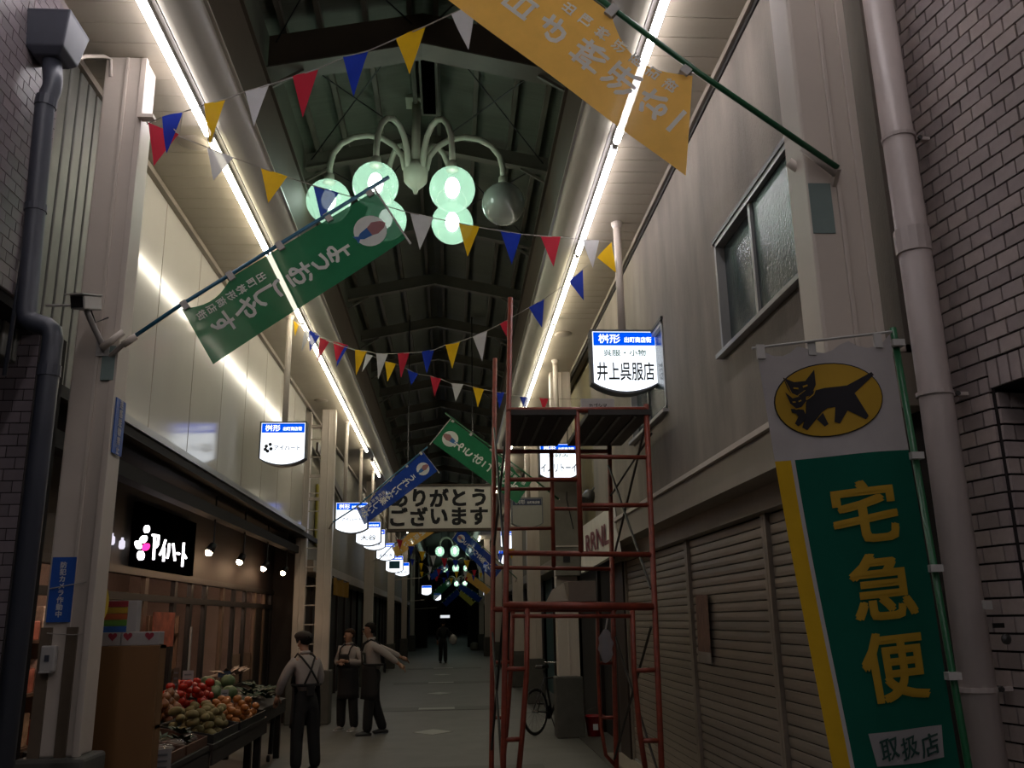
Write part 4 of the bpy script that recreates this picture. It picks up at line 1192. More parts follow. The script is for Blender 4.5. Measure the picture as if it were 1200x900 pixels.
def ell(cx, cy, rx, ry, ang=-0.06, n=40):
    return [(cx + rx * math.cos(2 * PI * i / n) * math.cos(ang) - ry * math.sin(2 * PI * i / n) * math.sin(ang), cy + rx * math.cos(2 * PI * i / n) * math.sin(ang) + ry * math.sin(2 * PI * i / n) * math.cos(ang)) for i in range(n)]
cr = lambda pts: [(880 + x / 5.62, 380 + y / 5.62) for x, y in pts]
dens([ell(969.5, 469, 63.5, 43.5)], M_dk, 'emblem_rim', 0.004)
dens([ell(969.5, 469, 62, 42)], M_dyp, 'emblem_oval', 0.006)
cat = cr([(360, 500), (410, 440), (480, 422), (620, 410), (780, 322), (797, 340), (668, 462), (756, 612), (738, 636), (622, 575), (574, 660), (541, 648), (546, 550), (500, 555), (465, 580), (372, 698), (338, 680), (360, 610)])
dens([cat, cr([(470, 585), (505, 660), (482, 676), (432, 628)])], M_dk, 'emblem_cat', 0.008)
dens([cr([(345, 480), (395, 470), (424, 400), (414, 300), (355, 375), (280, 384), (203, 356), (235, 425), (262, 462), (300, 476)])], M_dk, 'emblem_cat_head', 0.008)
dens([cr([(218, 452), (270, 490), (320, 478), (360, 440), (358, 510), (330, 548), (295, 556), (255, 525)]), cr([(260, 560), (300, 560), (345, 565), (362, 600), (350, 640), (310, 672), (288, 655), (310, 610), (296, 590), (268, 585)])], M_dk, 'emblem_kitten', 0.010)
dens([cr([(203, 352), (262, 466), (300, 480), (352, 440), (352, 436), (300, 474), (264, 458)]), cr([(272, 420), (305, 422), (308, 432), (275, 430)]), cr([(335, 410), (366, 400), (368, 410), (338, 422)]),
      cr([(268, 512), (288, 512), (290, 519), (270, 520)]), cr([(308, 508), (326, 500), (328, 508), (310, 516)]), cr([(360, 498), (405, 462), (420, 420), (424, 425), (410, 468), (362, 504)]), cr([(222, 470), (252, 528), (292, 560), (332, 550), (362, 508), (360, 516), (334, 556), (292, 566), (248, 532)])], M_dyp, 'emblem_lines', 0.012)
def fchar(ch, x0, y0, x1, y1, m, nm, bold, dy=0.006):
    vs, fs = text2d(ch, bold, 0.14)
    xa, xb = min(v[0] for v in vs), max(v[0] for v in vs); ya, yb = min(v[1] for v in vs), max(v[1] for v in vs)
    pts = []; lay = LAYERS[(ch, bold, 0.14)]
    for i, (x, y) in enumerate(vs):
        k = (yb - y) / (yb - ya); px = x0 + (x1 - x0) * (x - xa) / (xb - xa); py = y0 + (y1 - y0) * k
        px += (k - 0.5) * (y1 - y0) * 0.17; py += -(x - (xa + xb) / 2) / (xb - xa) * 8
        pts.append(fpt(px, py, dy + 0.0008 * (i // lay)))
    MB().add(pts, fs).build(nm, m, df)
fchar('宅', 975, 564, 1048, 636, M_dyp, 'letter', 0.022)
fchar('急', 996, 648, 1071, 726, M_dyp, 'letter', 0.022)
fchar('便', 1009, 740, 1087, 822, M_dyp, 'letter', 0.022)
dens([[(1014, 859), (1050, 856), (1106, 850), (1109, 888), (1080, 894), (1024, 897)]], M_dwp, 'white_plate', 0.006)
M_dgp = mat('delivery_dark_green_print', '1d3f38', 0.8)
for i, ch in enumerate('取扱店'): fchar(ch, 1028 + 26 * i, 864 - 2 * i, 1050 + 26 * i, 890 - 2 * i, M_dgp, 'small_letter', 0.012, 0.009)
pe = [fpt(1048, 383, -0.01), fpt(1048 + (964 - 383) * 0.168 + 4, 964, -0.01)]
ex = V((pe[1].x + (pe[1].x - pe[0].x) / (pe[0].z - pe[1].z) * (pe[1].z - 0.1), Y0, 0.1))
MB().tube([pe[0], pe[1], ex], 0.012, 8).build('pole', M_pole_g, df, smooth=True)
MB().tube([fpt(880, 409, -0.005), fpt(1046, 388, -0.005)], 0.005, 6).build('cross_rod', M_loop, df)
MB().lathe([(0.0, 0), (0.2, 0), (0.2, 0.03), (0.16, 0.1), (0.03, 0.12), (0.03, 0.2)], (ex.x, Y0, 0.0), 18).build('base', M_black, df, smooth=False)
for v in (0.02, 0.25, 0.48, 0.70, 0.93):
    q = fq(1.0, v); c = fpt(q.x + 6, q.y, 0.0)
    MB().box(c.x - 0.022, c.x + 0.022, Y0 - 0.018, Y0 + 0.018, c.z - 0.012, c.z + 0.012).build('loop', M_loop, df)
for u in (0.03, 0.42, 0.9):
    q = fq(u, 0.005); c = fpt(q.x, q.y, 0.0)
    MB().box(c.x - 0.014, c.x + 0.014, c.y - 0.006, c.y + 0.006, c.z - 0.04, c.z + 0.012).build('loop', M_loop, df)

# ------------------------------------------------------------------ scaffold tower
sc = thing('scaffold_tower', 'rust red tube scaffold tower standing on the right', 'scaffold', (1.0, 7.85, 0))
YN, YFR = 7.2, 8.5
def tb(nm, pts, Y, r=0.021, m=M_red):
    q = [P(x, y, Y=Y) for x, y in pts]
    return MB().tube(q, r, 8).build(nm, m, sc, smooth=True)
def post(nm, top, low, Y, r=0.023):
    a, b = P(*top, Y=Y), P(*low, Y=Y)
    k = (b.z - 0.0) / (a.z - b.z); g = b + (b - a) * k
    o = MB().tube([a, b, g], r, 10).build(nm, M_red, sc, smooth=True)
    MB().box(g.x - 0.06, g.x + 0.06, g.y - 0.06, g.y + 0.06, 0.0, 0.01).build('base_plate', M_steel, o)
    return o
post('post', (598, 349), (590, 880), YN); post('post', (757, 474), (775, 890), YN)
post('post', (580, 420), (576, 890), YFR); post('post', (714, 520), (722, 880), YFR)
tb('top_rail', [(590, 709), (766, 711)], YN, 0.03); tb('rail', [(600, 722), (741, 722)], YN, 0.016)
tb('inner_leg', [(618, 712), (617, 790), (612, 860), (606, 925)], YN); tb('inner_leg', [(741, 715), (743, 785), (750, 860), (760, 925)], YN)
for p in (((592, 784), (617, 784)), ((590, 867), (611, 866)), ((743, 786), (769, 785)), ((751, 868), (772, 868))): tb('rung', p, YN, 0.018)
tb('top_rail', [(594, 481), (757, 480)], YN, 0.026); tb('middle_post', [(676, 481), (681, 648)], YN); tb('rail', [(591, 648), (765, 650)], YN, 0.021)
for p in (((676, 535), (759, 536)), ((679, 592), (761, 592)), ((593, 562), (678, 562))): tb('rung', p, YN, 0.018)
tb('middle_post', [(646, 529), (649, 665)], YFR); tb('rail', [(578, 665), (720, 667)], YFR, 0.018)
tb('top_rail', [(579, 529), (716, 529)], YFR); tb('top_rail', [(577, 714), (722, 714)], YFR, 0.026)
for p in (((579, 573), (646, 573)), ((579, 620), (647, 619)), ((647, 596), (716, 597))): tb('rung', p, YFR, 0.017)
tb('inner_leg', [(601, 716), (599, 780), (594, 850), (590, 890)], YFR); tb('inner_leg', [(700, 716), (701, 790), (704, 850), (710, 885), (721, 897)], YFR, 0.017)
for p in (((577, 776), (599, 776)), ((576, 841), (595, 841)), ((700, 777), (721, 777)), ((704, 841), (722, 841))): tb('rung', p, YFR, 0.016)
def brace(a, Ya, b, Yb, m=M_steel):
    MB().tube([P(*a, Y=Ya), P(*b, Y=Yb)], 0.011, 6).build('brace', m, sc)
brace((756, 500), YN, (719, 655), YFR); brace((763, 690), YN, (713, 545), YFR)
brace((763, 735), YN, (720, 890), YFR); brace((771, 905), YN, (721, 745), YFR)
brace((594, 500), YN, (579, 640), YFR); brace((591, 650), YN, (579, 500), YFR)
brace((590, 720), YN, (576, 880), YFR, M_black); brace((588, 900), YN, (577, 740), YFR, M_black)
a = P(600, 481, Y=YN); zt = a.z - 0.045
for (x0, x1) in ((0.49, 1.03), (1.13, 1.66)):
    o = MB().box(x0, x1, YN - 0.03, YFR + 0.05, zt, zt + 0.045).build('deck_board', M_plank, sc)
    for x in (x0 + 0.13, (x0 + x1) / 2, x1 - 0.13):
        MB().box(x - 0.012, x + 0.012, YN, YFR, zt - 0.012, zt).build('stiffener', M_steel, o)
MB().tube([(1.66, YN + 0.02, zt - 0.15), (1.52, YFR, zt - 0.5)], 0.01, 6).build('brace', M_black, sc)
z2 = P(680, 711, Y=YN).z
MB().box(0.80, 1.28, YN + 0.03, YFR - 0.03, z2, z2 + 0.035).build('deck_board', M_plank, sc)
# things on the tower
c0, c1 = P(666, 681, Y=7.3), P(699, 704, Y=7.3)
M_card = mat('grey_brown_cardboard', '6b6053', 0.8, var=0.08)
bx = thing('cardboard_box', 'brown cardboard box on the lower scaffold deck', 'box', ((c0.x + c1.x) / 2, 7.45, z2 + 0.04))
MB().box(c0.x, c1.x, 7.3, 7.65, z2 + 0.041, c0.z).build('carton', M_card, bx, bevel=0.005)
MB().add([(c0.x, 7.3, z2 + 0.045), (c0.x - 0.17, 7.42, z2 + 0.045), (c0.x - 0.1, 7.6, c0.z - 0.06), (c0.x, 7.6, c0.z)], [(0, 1, 2, 3)]).build('open_flap', M_card, bx, solid=0.006)
MB().box((c0.x + c1.x) / 2 - 0.025, (c0.x + c1.x) / 2 + 0.025, 7.297, 7.653, c0.z, c0.z + 0.002).build('tape', M_tape, bx)
c0, c1 = P(681, 467, Y=7.3), P(720, 476, Y=7.3)
pn = thing('name_plate', 'white plate with black writing lying on the top scaffold deck', 'plate', ((c0.x + c1.x) / 2, 7.32, zt + 0.045))
MB().box(c0.x, c1.x, 7.3, 7.36, zt + 0.046, c0.z).build('plate', M_white, pn)
mb = MB(); letter(mb, 'カゴシマ', ((c0.x + c1.x) / 2, 7.297, (c0.z + zt + 0.046) / 2), (1, 0, 0), (0, 0, 1), 0.04, 0.02); mb.build('lettering', M_ink, pn)
cb = P(710, 757, Y=8.42)
o = MB().ball(cb, (0.068, 0.05, 0.15), 12, 9)
for p in o.v: p.x += 0.008 * math.sin(p.z * 60); p.y += 0.006 * math.sin(p.z * 47 + 1)
bgp = thing('plastic_bag', 'clear plastic bag hanging on the far scaffold leg', 'bag', cb - V((0, 0, 0.15)))
o.build('bag', glass('clear_plastic', 'b5b2ba', 0.15, 0.35, bump=0.4, bscale=30), bgp, smooth=True)
MB().tube([cb + V((0, 0, 0.13)), cb + V((0.03, 0.03, 0.24))], 0.008, 6).build('knot', M_white, bgp)

# ------------------------------------------------------------------ houses farther down the street
M_ochre = mat('ochre_wall', '6a6142', 0.8, var=0.12)
M_grey = mat('pale_grey_wall', '6d695f', 0.75, var=0.1)
M_beige = mat('beige_wall', '77705f', 0.75, var=0.1)
def house(side, y0, y1, upper, lower, label, x=None, ledge=2.7):
    s = -1 if side == 'left' else 1
    x = x if x is not None else (-2.55 if s < 0 else 2.0)
    xa, xb = sorted((x, x + s * 0.3))
    o = MB().box(xa, xb, y0, y1, ledge, ZC + 0.02).build('wall_%s_house' % side, upper); struct(o, label)
    xa, xb = sorted((x + s * 0.25, x + s * 0.4))
    MB().box(xa, xb, y0, y1, 0, ledge).build('shop_closure', lower, o)
    xa, xb = sorted((x - s * 0.12, x + s * 0.3))
    MB().box(xa, xb, y0, y1, ledge - 0.2, ledge).build('ledge', M_fascia, o)
    n = max(2, int((y1 - y0) / 1.6))
    for k in range(n + 1):
        y = y0 + (y1 - y0) * k / n
        xa, xb = sorted((x + s * 0.2, x + s * 0.26))
        MB().box(xa, xb, y - 0.04, y + 0.04, 0, ledge - 0.2).build('jamb_post', M_darkwood, o)
    return o
hl = house('left', 16.3, 21.0, M_beige, M_darkwood, 'beige house front beyond the laddered columns')
house('left', 21.0, 27.5, M_grey, M_dark, 'grey house front on the left, second beyond the greengrocer')
house('left', 27.5, 36.0, M_beige, mat('dark_green_awning', '15251c', 0.7), 'dim beige house front on the left with a green lower part')
house('left', 36.0, 60.0, M_grey, M_dark, 'dark far houses on the left')
house('right', 11.6, 16.0, M_ochre, M_dark, 'ochre house behind the scaffold')
house('right', 16.0, 22.0, M_beige, mat('teal_shop_wall', '2c4a4c', 0.7), 'beige house with a teal lower wall on the right')
house('right', 22.0, 31.0, M_grey, M_darkwood, 'grey house front on the right, dim')
house('right', 31.0, 60.0, M_beige, M_dark, 'dark far houses on the right')
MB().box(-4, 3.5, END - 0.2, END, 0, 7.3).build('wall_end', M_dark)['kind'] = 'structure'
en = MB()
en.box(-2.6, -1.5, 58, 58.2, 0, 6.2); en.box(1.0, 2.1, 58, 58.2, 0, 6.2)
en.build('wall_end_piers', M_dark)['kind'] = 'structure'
t = thing('strip_sign', 'tiny white lit strip sign in the dark far end', 'sign', P(521, 724, Y=57.9))
a, b = P(516, 721, Y=57.9), P(527, 724, Y=57.9)
MB().box(a.x, b.x, 57.9, 58.0, b.z, a.z).build('face', emit('small_far_sign', (0.9, 0.95, 1), 0.7), t)
for x in (a.x + 0.05, b.x - 0.05): MB().tube([(x, 57.95, a.z), (x, 57.95, 7.4)], 0.012, 5).build('hanging_rod', M_black, t)
# yellow house banner, ochre boards on the left
t = thing('yellow_board', 'tall yellow board on the beige house at the left', 'board', (-2.5, 17.6, 3.0))
MB().box(-2.54, -2.50, 17.0, 18.6, 3.0, 4.15).build('panel', mat('yellow_board_paint', '8f8420', 0.6), t, bevel=0.01)
MB().bar((-2.46, 16.4, 4.75), (-2.46, 20.8, 4.3), 0.04, 0.16).build('dark_rail', M_darkwood, t)
t = thing('orange_lantern_board', 'orange cloth shop curtain low on the left', 'curtain', (-2.45, 17.3, 2.1))
c0, c1 = P(391, 676, X=-2.42), P(404, 700, X=-2.42)
MB().grid(lambda u, v: V((-2.42 + 0.02 * math.sin(u * 14), c0.y + (c1.y + 0.6 - c0.y) * u, c1.z + (c0.z - c1.z) * v)), 14, 4).build('cloth', cloth('orange_cloth', '8f6a1a', 0.3, 0.0), t, smooth=True)
MB().tube([(-2.42, c0.y - 0.1, c0.z), (-2.42, c1.y + 0.7, c0.z)], 0.015, 6).build('rod', M_darkwood, t)
# board with red lettering on the ochre house
a, b = P(683, 608, X=1.80), P(719, 592, X=1.80)
t = thing('red_letter_board', 'white board with red letters seen through the scaffold', 'sign', (1.80, 12.6, 2.55))
q = [P(*v, X=1.80) for v in ((681, 672), (723, 648), (715, 594), (681, 618))]
MB().prism(q, (0.05, 0, 0)).build('board', M_board, t)
yf, yn = P(684, 640, X=1.79).y, P(716, 630, X=1.79).y
mb = MB(); c = P(699, 632, X=1.79)
letter(mb, 'RRNL', c, (0, -1, 0), (0, 0, 1), 0.34, 0.02, width=abs(yf - yn) * 0.85)
mb.build('lettering', mat('red_sign_paint', '6b1d28', 0.6), t)
# wall lamp hung on the ochre house
c = P(690, 582, X=1.86)
t = thing('wall_spotlight', 'grey spotlight on a bracket against the ochre house', 'lamp', c)
MB().lathe([(0.03, -0.1), (0.08, -0.06), (0.1, 0.1), (0.09, 0.1)], c, 12, axis=(-0.5, -0.4, -0.8)).build('head', M_steel, t, smooth=True)
MB().tube([c + V((0.03, 0, 0.06)), (2.0, c.y, c.z + 0.2)], 0.014, 6).build('bracket', M_steel, t)
MB().tube([(1.97, c.y - 0.2, 2.7), (1.97, c.y - 0.2, c.z + 1.0)], 0.018, 6).build('conduit', M_white, t)
# electric meter box on the bicycle pillar
c = P(665, 640, Y=13.25)
t = thing('meter_box', 'pale meter box with a dark window on the bicycle pillar', 'box', c - V((0, 0, 0.4)))
MB().box(c.x - 0.19, c.x + 0.16, 13.1, 13.29, P(665, 675, Y=13.2).z, P(665, 565, Y=13.2).z).build('case', M_grey, t, bevel=0.01)
k = P(664, 654, Y=13.09)
MB().box(k.x - 0.05, k.x + 0.05, 13.085, 13.1, k.z - 0.06, k.z + 0.06).build('window', M_black, t)
MB().box(c.x - 0.2, c.x + 0.17, 13.08, 13.29, P(665, 640, Y=13.2).z - 0.02, P(665, 640, Y=13.2).z).build('shelf_lip', M_cream, t)
MB().tube([P(665, 500, Y=13.25), P(664, 585, Y=13.09), P(672, 620, Y=13.09)], 0.008, 6).build('cable', M_black, t)

# ------------------------------------------------------------------ bicycle
def bicycle():
    w0 = P(628, 862, Z=0.0); w0 = V((w0.x, w0.y, 0)); R = 0.325
    d = V((0.62, 0.78, 0)).normalized(); up = V((0, 0, 1)); n = d.cross(up)
    t = thing('bicycle', 'black bicycle parked behind the dark pillar plinth', 'bicycle', w0)
    M_tyre = mat('tyre_rubber', '0c0c0c', 0.7); M_bike = mat('bicycle_black_paint', '161414', 0.35); M_chrome = mat('chrome', 'a5a5a5', 0.2, metal=0.9, var=0.03)
    hub0 = w0 + up * R; hub1 = hub0 + d * 1.02
    for h in (hub0, hub1):
        ring = [h + (d * math.cos(a) + up * math.sin(a)) * (R - 0.016) for a in [2 * PI * i / 28 for i in range(28)]]
        wh = MB().tube(ring, 0.017, 7, closed=True).build('tyre', M_tyre, t, smooth=True)
        ring = [h + (d * math.cos(a) + up * math.sin(a)) * (R - 0.04) for a in [2 * PI * i / 28 for i in range(28)]]
        MB().tube(ring, 0.009, 6, closed=True).build('rim', M_chrome, wh, smooth=True)
        for i in range(16):
            a = 2 * PI * i / 16
            MB().tube([h + n * 0.02 * (-1) ** i, h + (d * math.cos(a) + up * math.sin(a)) * (R - 0.04)], 0.0016, 4).build('spoke', M_chrome, wh)
        MB().tube([h - n * 0.05, h + n * 0.05], 0.018, 8).build('hub', M_chrome, wh)
    bb = hub0 + d * 0.44 - up * 0.05; seat = hub0 + d * 0.28 + up * 0.46; head = hub0 + d * 0.82 + up * 0.44
    L = lambda nm, a, b, r: MB().tube([a, b], r, 8).build(nm, M_bike, t, smooth=True)
    L('chain_stay', hub0 + n * 0.04, bb, 0.01); L('chain_stay', hub0 - n * 0.04, bb, 0.01)
    L('seat_stay', hub0 + n * 0.04, seat, 0.009); L('seat_stay', hub0 - n * 0.04, seat, 0.009)
    L('seat_tube', bb, seat + (seat - bb) * 0.2, 0.015); L('down_tube', bb, head - up * 0.08, 0.018); L('top_tube', seat - up * 0.02, head, 0.015)
    L('fork', hub1 + n * 0.04, head, 0.011); L('fork', hub1 - n * 0.04, head, 0.011)
    L('stem', head, head + up * 0.18 - d * 0.03, 0.013)
    hb = head + up * 0.2
    MB().tube([hb - n * 0.3 - d * 0.1, hb - n * 0.15, hb + n * 0.15, hb + n * 0.3 - d * 0.1], 0.012, 8).build('handlebar', M_chrome, t, smooth=True)
    sp = seat + (seat - bb) * 0.24
    MB().add([sp - d * 0.14 - n * 0.07, sp - d * 0.14 + n * 0.07, sp + d * 0.02 + n * 0.04, sp + d * 0.14 + n * 0.014, sp + d * 0.14 - n * 0.014, sp + d * 0.02 - n * 0.04] +
             [q + up * 0.05 for q in (sp - d * 0.13 - n * 0.06, sp - d * 0.13 + n * 0.06, sp + d * 0.02 + n * 0.03, sp + d * 0.13 + n * 0.01, sp + d * 0.13 - n * 0.01, sp + d * 0.02 - n * 0.03)],
             [(5, 4, 3, 2, 1, 0), (6, 7, 8, 9, 10, 11)] + [(i, (i + 1) % 6, 6 + (i + 1) % 6, 6 + i) for i in range(6)]).build('saddle', M_bike, t, bevel=0.01)
    MB().lathe([(0.0, -0.006), (0.095, -0.006), (0.095, 0.006), (0, 0.006)], bb - n * 0.05, 20, axis=n).build('chainring', M_bike, t)
    for s in (-1, 1):
        e = bb + n * 0.07 * s + (d * 0.1 - up * 0.13) * s
        MB().tube([bb + n * 0.07 * s, e], 0.01, 6).build('crank', M_chrome, t)
        MB().obox(e + n * 0.05 * s, d * 0.045, n * 0.045, up * 0.012).build('pedal', M_bike, t)
    L('kickstand', bb - d * 0.05, bb - d * 0.12 + n * 0.16 - up * (bb.z), 0.009)
bicycle()
# red bucket
g = P(700, 860, Z=0.0); g = V((min(g.x, 2.02), g.y - 0.3, 0.0))
M_redp = mat('red_plastic', '9b1622', 0.35)
t = thing('red_bucket', 'red plastic fire bucket on the floor by the shutters', 'bucket', g)
MB().lathe([(0.0, 0.012), (0.10, 0.012), (0.135, 0.27), (0.145, 0.27), (0.145, 0.285), (0.125, 0.285), (0.095, 0.03), (0, 0.03)], g, 20).build('body', M_redp, t, smooth=True)
MB().tube([g + V((-0.14, 0, 0.27)), g + V((-0.1, -0.05, 0.36)), g + V((0, -0.07, 0.4)), g + V((0.1, -0.05, 0.36)), g + V((0.14, 0, 0.27))], 0.005, 6).build('handle', M_steel, t)
MB().box(g.x - 0.04, g.x + 0.03, g.y - 0.129, g.y - 0.118, 0.1, 0.18).build('label_patch', M_print, t)

# ------------------------------------------------------------------ shelf with gift boxes beside the left pillar
M_brown = mat('brown_board', '6b4a26', 0.6, var=0.12, scale=3, stretch=(1, 1, 0.25))
sh = thing('brown_shelf', 'tall brown board shelf standing right of the left pillar', 'shelf', (-2.06, 6.2, 0))
x0, x1, zt_ = P(90, 756, Y=6.0).x, P(187, 757, Y=6.0).x, P(140, 757, Y=6.0).z
MB().box(x0, x1, 6.0, 6.03, 0.0, zt_).build('back_board', M_brown, sh, bevel=0.004)
for z in (0.05, 0.5, 1.0, zt_ - 0.02):
    MB().box(x0, x1, 6.03, 6.14, z, z + 0.02).build('shelf_board', M_brown, sh)
for x in (x0, x1 - 0.02):
    MB().box(x, x + 0.02, 6.03, 6.14, 0.0, zt_).build('side_board', M_brown, sh)
M_bw = mat('white_carton', '8d8886', 0.6, var=0.04); M_heart = mat('red_heart_print', '7d1a2c', 0.6)
def heart(mb, c, s):
    pts = []
    for i in range(20):
        a = 2 * PI * i / 20
        pts.append(V((c.x + s * (16 * math.sin(a) ** 3) / 17, c.y, c.z + s * (13 * math.cos(a) - 5 * math.cos(2 * a) - 2 * math.cos(3 * a) - math.cos(4 * a)) / 17)))
    tr = tessellate_polygon([pts]); return mb.add(pts, [tuple(a) for a in tr])
zb = P(140, 741, Y=6.02).z
for k, (pa, pb) in enumerate(((104, 141), (141.5, 186))):
    xa, xb = P(pa, 750, Y=6.02).x, P(pb, 750, Y=6.02).x
    t = thing('gift_carton', 'flat white carton printed with red hearts, %s' % ('next to the pillar' if k == 0 else 'nearer the street'), 'box', ((xa + xb) / 2, 6.2, zt_), 'heart cartons on the brown shelf')
    MB().box(xa, xb, 6.02, 6.13, zt_ + 0.001, zb).build('carton', M_bw, t, bevel=0.004)
    for u in (0.18, 0.75):
        heart(MB(), V((xa + (xb - xa) * u, 6.017, zb - 0.025)), 0.03).build('heart_print', M_heart, t)
xa, xb = P(115, 730, Y=6.06).x, P(161, 730, Y=6.06).x
t = thing('striped_box', 'white box with a red, yellow, orange, green and blue striped side', 'box', ((xa + xb) / 2, 6.2, zb))
zt2 = P(140, 704, Y=6.06).z
MB().box(xa, xb, 6.04, 6.12, zb + 0.001, zt2).build('carton', M_bw, t, bevel=0.004)
xs = xa + (xb - xa) * 0.76
for i, c in enumerate(('8a2430', 'a5862a', '9a4a24', '4f7a2a', '22508f')):
    h = (zt2 - zb) / 5
    MB().box(xa + 0.004, xs, 6.035, 6.04, zt2 - h * (i + 1), zt2 - h * i - 0.002).build('stripe', mat('stripe_%d' % i, c, 0.6), t)

# ------------------------------------------------------------------ vegetable stall
M_table = mat('stall_dark_wood', '1f1713', 0.7, var=0.25)
M_tray = mat('brown_tray', '4a2d1e', 0.6, var=0.2); M_tray_b = mat('black_tray', '121110', 0.5)
def table(y0, y1, x0, x1, z, lab):
    t = thing('stall_table', lab, 'table', ((x0 + x1) / 2, (y0 + y1) / 2, 0), 'tables of the vegetable stall')
    MB().add([(x0, y0, z + 0.16), (x1, y0, z), (x1, y1, z), (x0, y1, z + 0.16), (x0, y0, z + 0.11), (x1, y0, z - 0.05), (x1, y1, z - 0.05), (x0, y1, z + 0.11)],
             [(0, 1, 2, 3), (7, 6, 5, 4), (0, 4, 5, 1), (1, 5, 6, 2), (2, 6, 7, 3), (3, 7, 4, 0)]).build('table_top', M_table, t)
    MB().box(x1 - 0.02, x1, y0, y1, z - 0.16, z - 0.04).build('apron', M_table, t)
    for (x, y) in ((x0 + 0.05, y0 + 0.06), (x1 - 0.08, y0 + 0.06), (x0 + 0.05, y1 - 0.06), (x1 - 0.08, y1 - 0.06)):
        MB().box(x - 0.035, x + 0.035, y - 0.035, y + 0.035, 0, z - 0.03).build('leg', M_table, t)
TX0, TX1, TZ = -2.85, -1.98, 0.66
table(6.6, 8.0, TX0, TX1, TZ, 'dark stall table nearest the brown shelf')
table(8.05, 10.3, TX0, TX1 + 0.02, TZ, 'dark stall table under the tomatoes and onions')
table(10.4, 12.2, TX0, TX1 - 0.12, TZ + 0.04, 'dark stall table at the far end, beside the bent worker')
def top_z(x): return TZ + 0.16 * (TX1 - x) / (TX1 - TX0)
def tray(x0, x1, y0, y1, m, lab, h=0.07):
    za, zb = top_z(x0) + 0.004, top_z(x1) + 0.004
    t = thing('produce_tray', lab, 'tray', ((x0 + x1) / 2, (y0 + y1) / 2, zb), 'produce trays on the stall')
    MB().add([(x0, y0, za), (x1, y0, zb), (x1, y1, zb), (x0, y1, za), (x0, y0, za + 0.01), (x1, y0, zb + 0.01), (x1, y1, zb + 0.01), (x0, y1, za + 0.01)], [(3, 2, 1, 0), (4, 5, 6, 7), (0, 1, 5, 4), (1, 2, 6, 5), (2, 3, 7, 6), (3, 0, 4, 7)]).build('base', m, t)
    for (a, b) in (((x0, y0, za), (x1, y0, zb)), ((x1, y0, zb), (x1, y1, zb)), ((x1, y1, zb), (x0, y1, za)), ((x0, y1, za), (x0, y0, za))):
        a, b = V(a), V(b); dz = V((0, 0, h / 2)); MB().bar(a + dz, b + dz, 0.012, h).build('rim', m, t)
    return t
def veg(kind, seedn):
    random.seed(seedn); mb = MB()
    if kind == 'onion':
        mb.lathe([(0.004, 0.05), (0.006, 0.042), (0.018, 0.034), (0.036, 0.016), (0.04, 0.0), (0.034, -0.02), (0.016, -0.034), (0.0, -0.036)], (0, 0, 0.036), 12)
    elif kind == 'tomato':
        mb.lathe([(0.004, 0.024), (0.016, 0.03), (0.034, 0.02), (0.041, 0.0), (0.034, -0.022), (0.014, -0.032), (0, -0.032)], (0, 0, 0.032), 12)
    elif kind == 'potato':
        mb.ball((0, 0, 0.03), (0.05, 0.037, 0.032), 10, 7)
        for p in mb.v: p += V((0.006 * math.sin(p.y * 90), 0.005 * math.sin(p.x * 70), 0.004 * math.sin(p.x * 50 + 1)))
    elif kind == 'cabbage':
        mb.ball((0, 0, 0.08), (0.095, 0.09, 0.085), 14, 9)
        for p in mb.v: p += V((p.x, p.y, p.z - 0.08)) * (0.08 * math.sin(math.atan2(p.y, p.x) * 5 + p.z * 30))
    elif kind == 'leafy':
        for i in range(14):
            a = i * 2.399; l = random.uniform(0.10, 0.2); d = V((math.cos(a), math.sin(a), random.uniform(0.25, 1.0))).normalized(); s = d.cross(V((0, 0, 1))).normalized()
            p = [V((0, 0, 0.01)), d * l * 0.5 + s * 0.035, d * l + V((0, 0, -0.02)), d * l * 0.5 - s * 0.035, d * l * 0.5 + V((0, 0, 0.02))]
            mb.add(p, [(0, 1, 4), (1, 2, 4), (2, 3, 4), (3, 0, 4)])
    elif kind == 'pack':
        mb.lathe([(0.0, 0.0), (0.07, 0.0), (0.085, 0.03), (0.07, 0.055), (0.03, 0.065), (0, 0.066)], (0, 0, 0), 14)
    return mb
VM = {'onion': mat('onion_skin', '7a4a26', 0.4, var=0.25, scale=20), 'onion2': mat('red_onion_skin', '6a3024', 0.4, var=0.25, scale=20), 'tomato': mat('tomato_skin', 'a0200f', 0.18, var=0.15), 'potato': mat('potato_skin', '6f6238', 0.7, var=0.2, scale=25),
      'orange': mat('mikan_skin', '9a5a1e', 0.4, var=0.15, bump=0.1), 'cabbage': mat('cabbage_leaf', '4a5a38', 0.5, var=0.25, scale=15), 'leafy': mat('leaf_green', '24351c', 0.5, var=0.3), 'pale': mat('pale_leaf', 'a08a78', 0.6, var=0.15), 'white': mat('white_turnip', '8c8678', 0.5)}
PROTO = {}
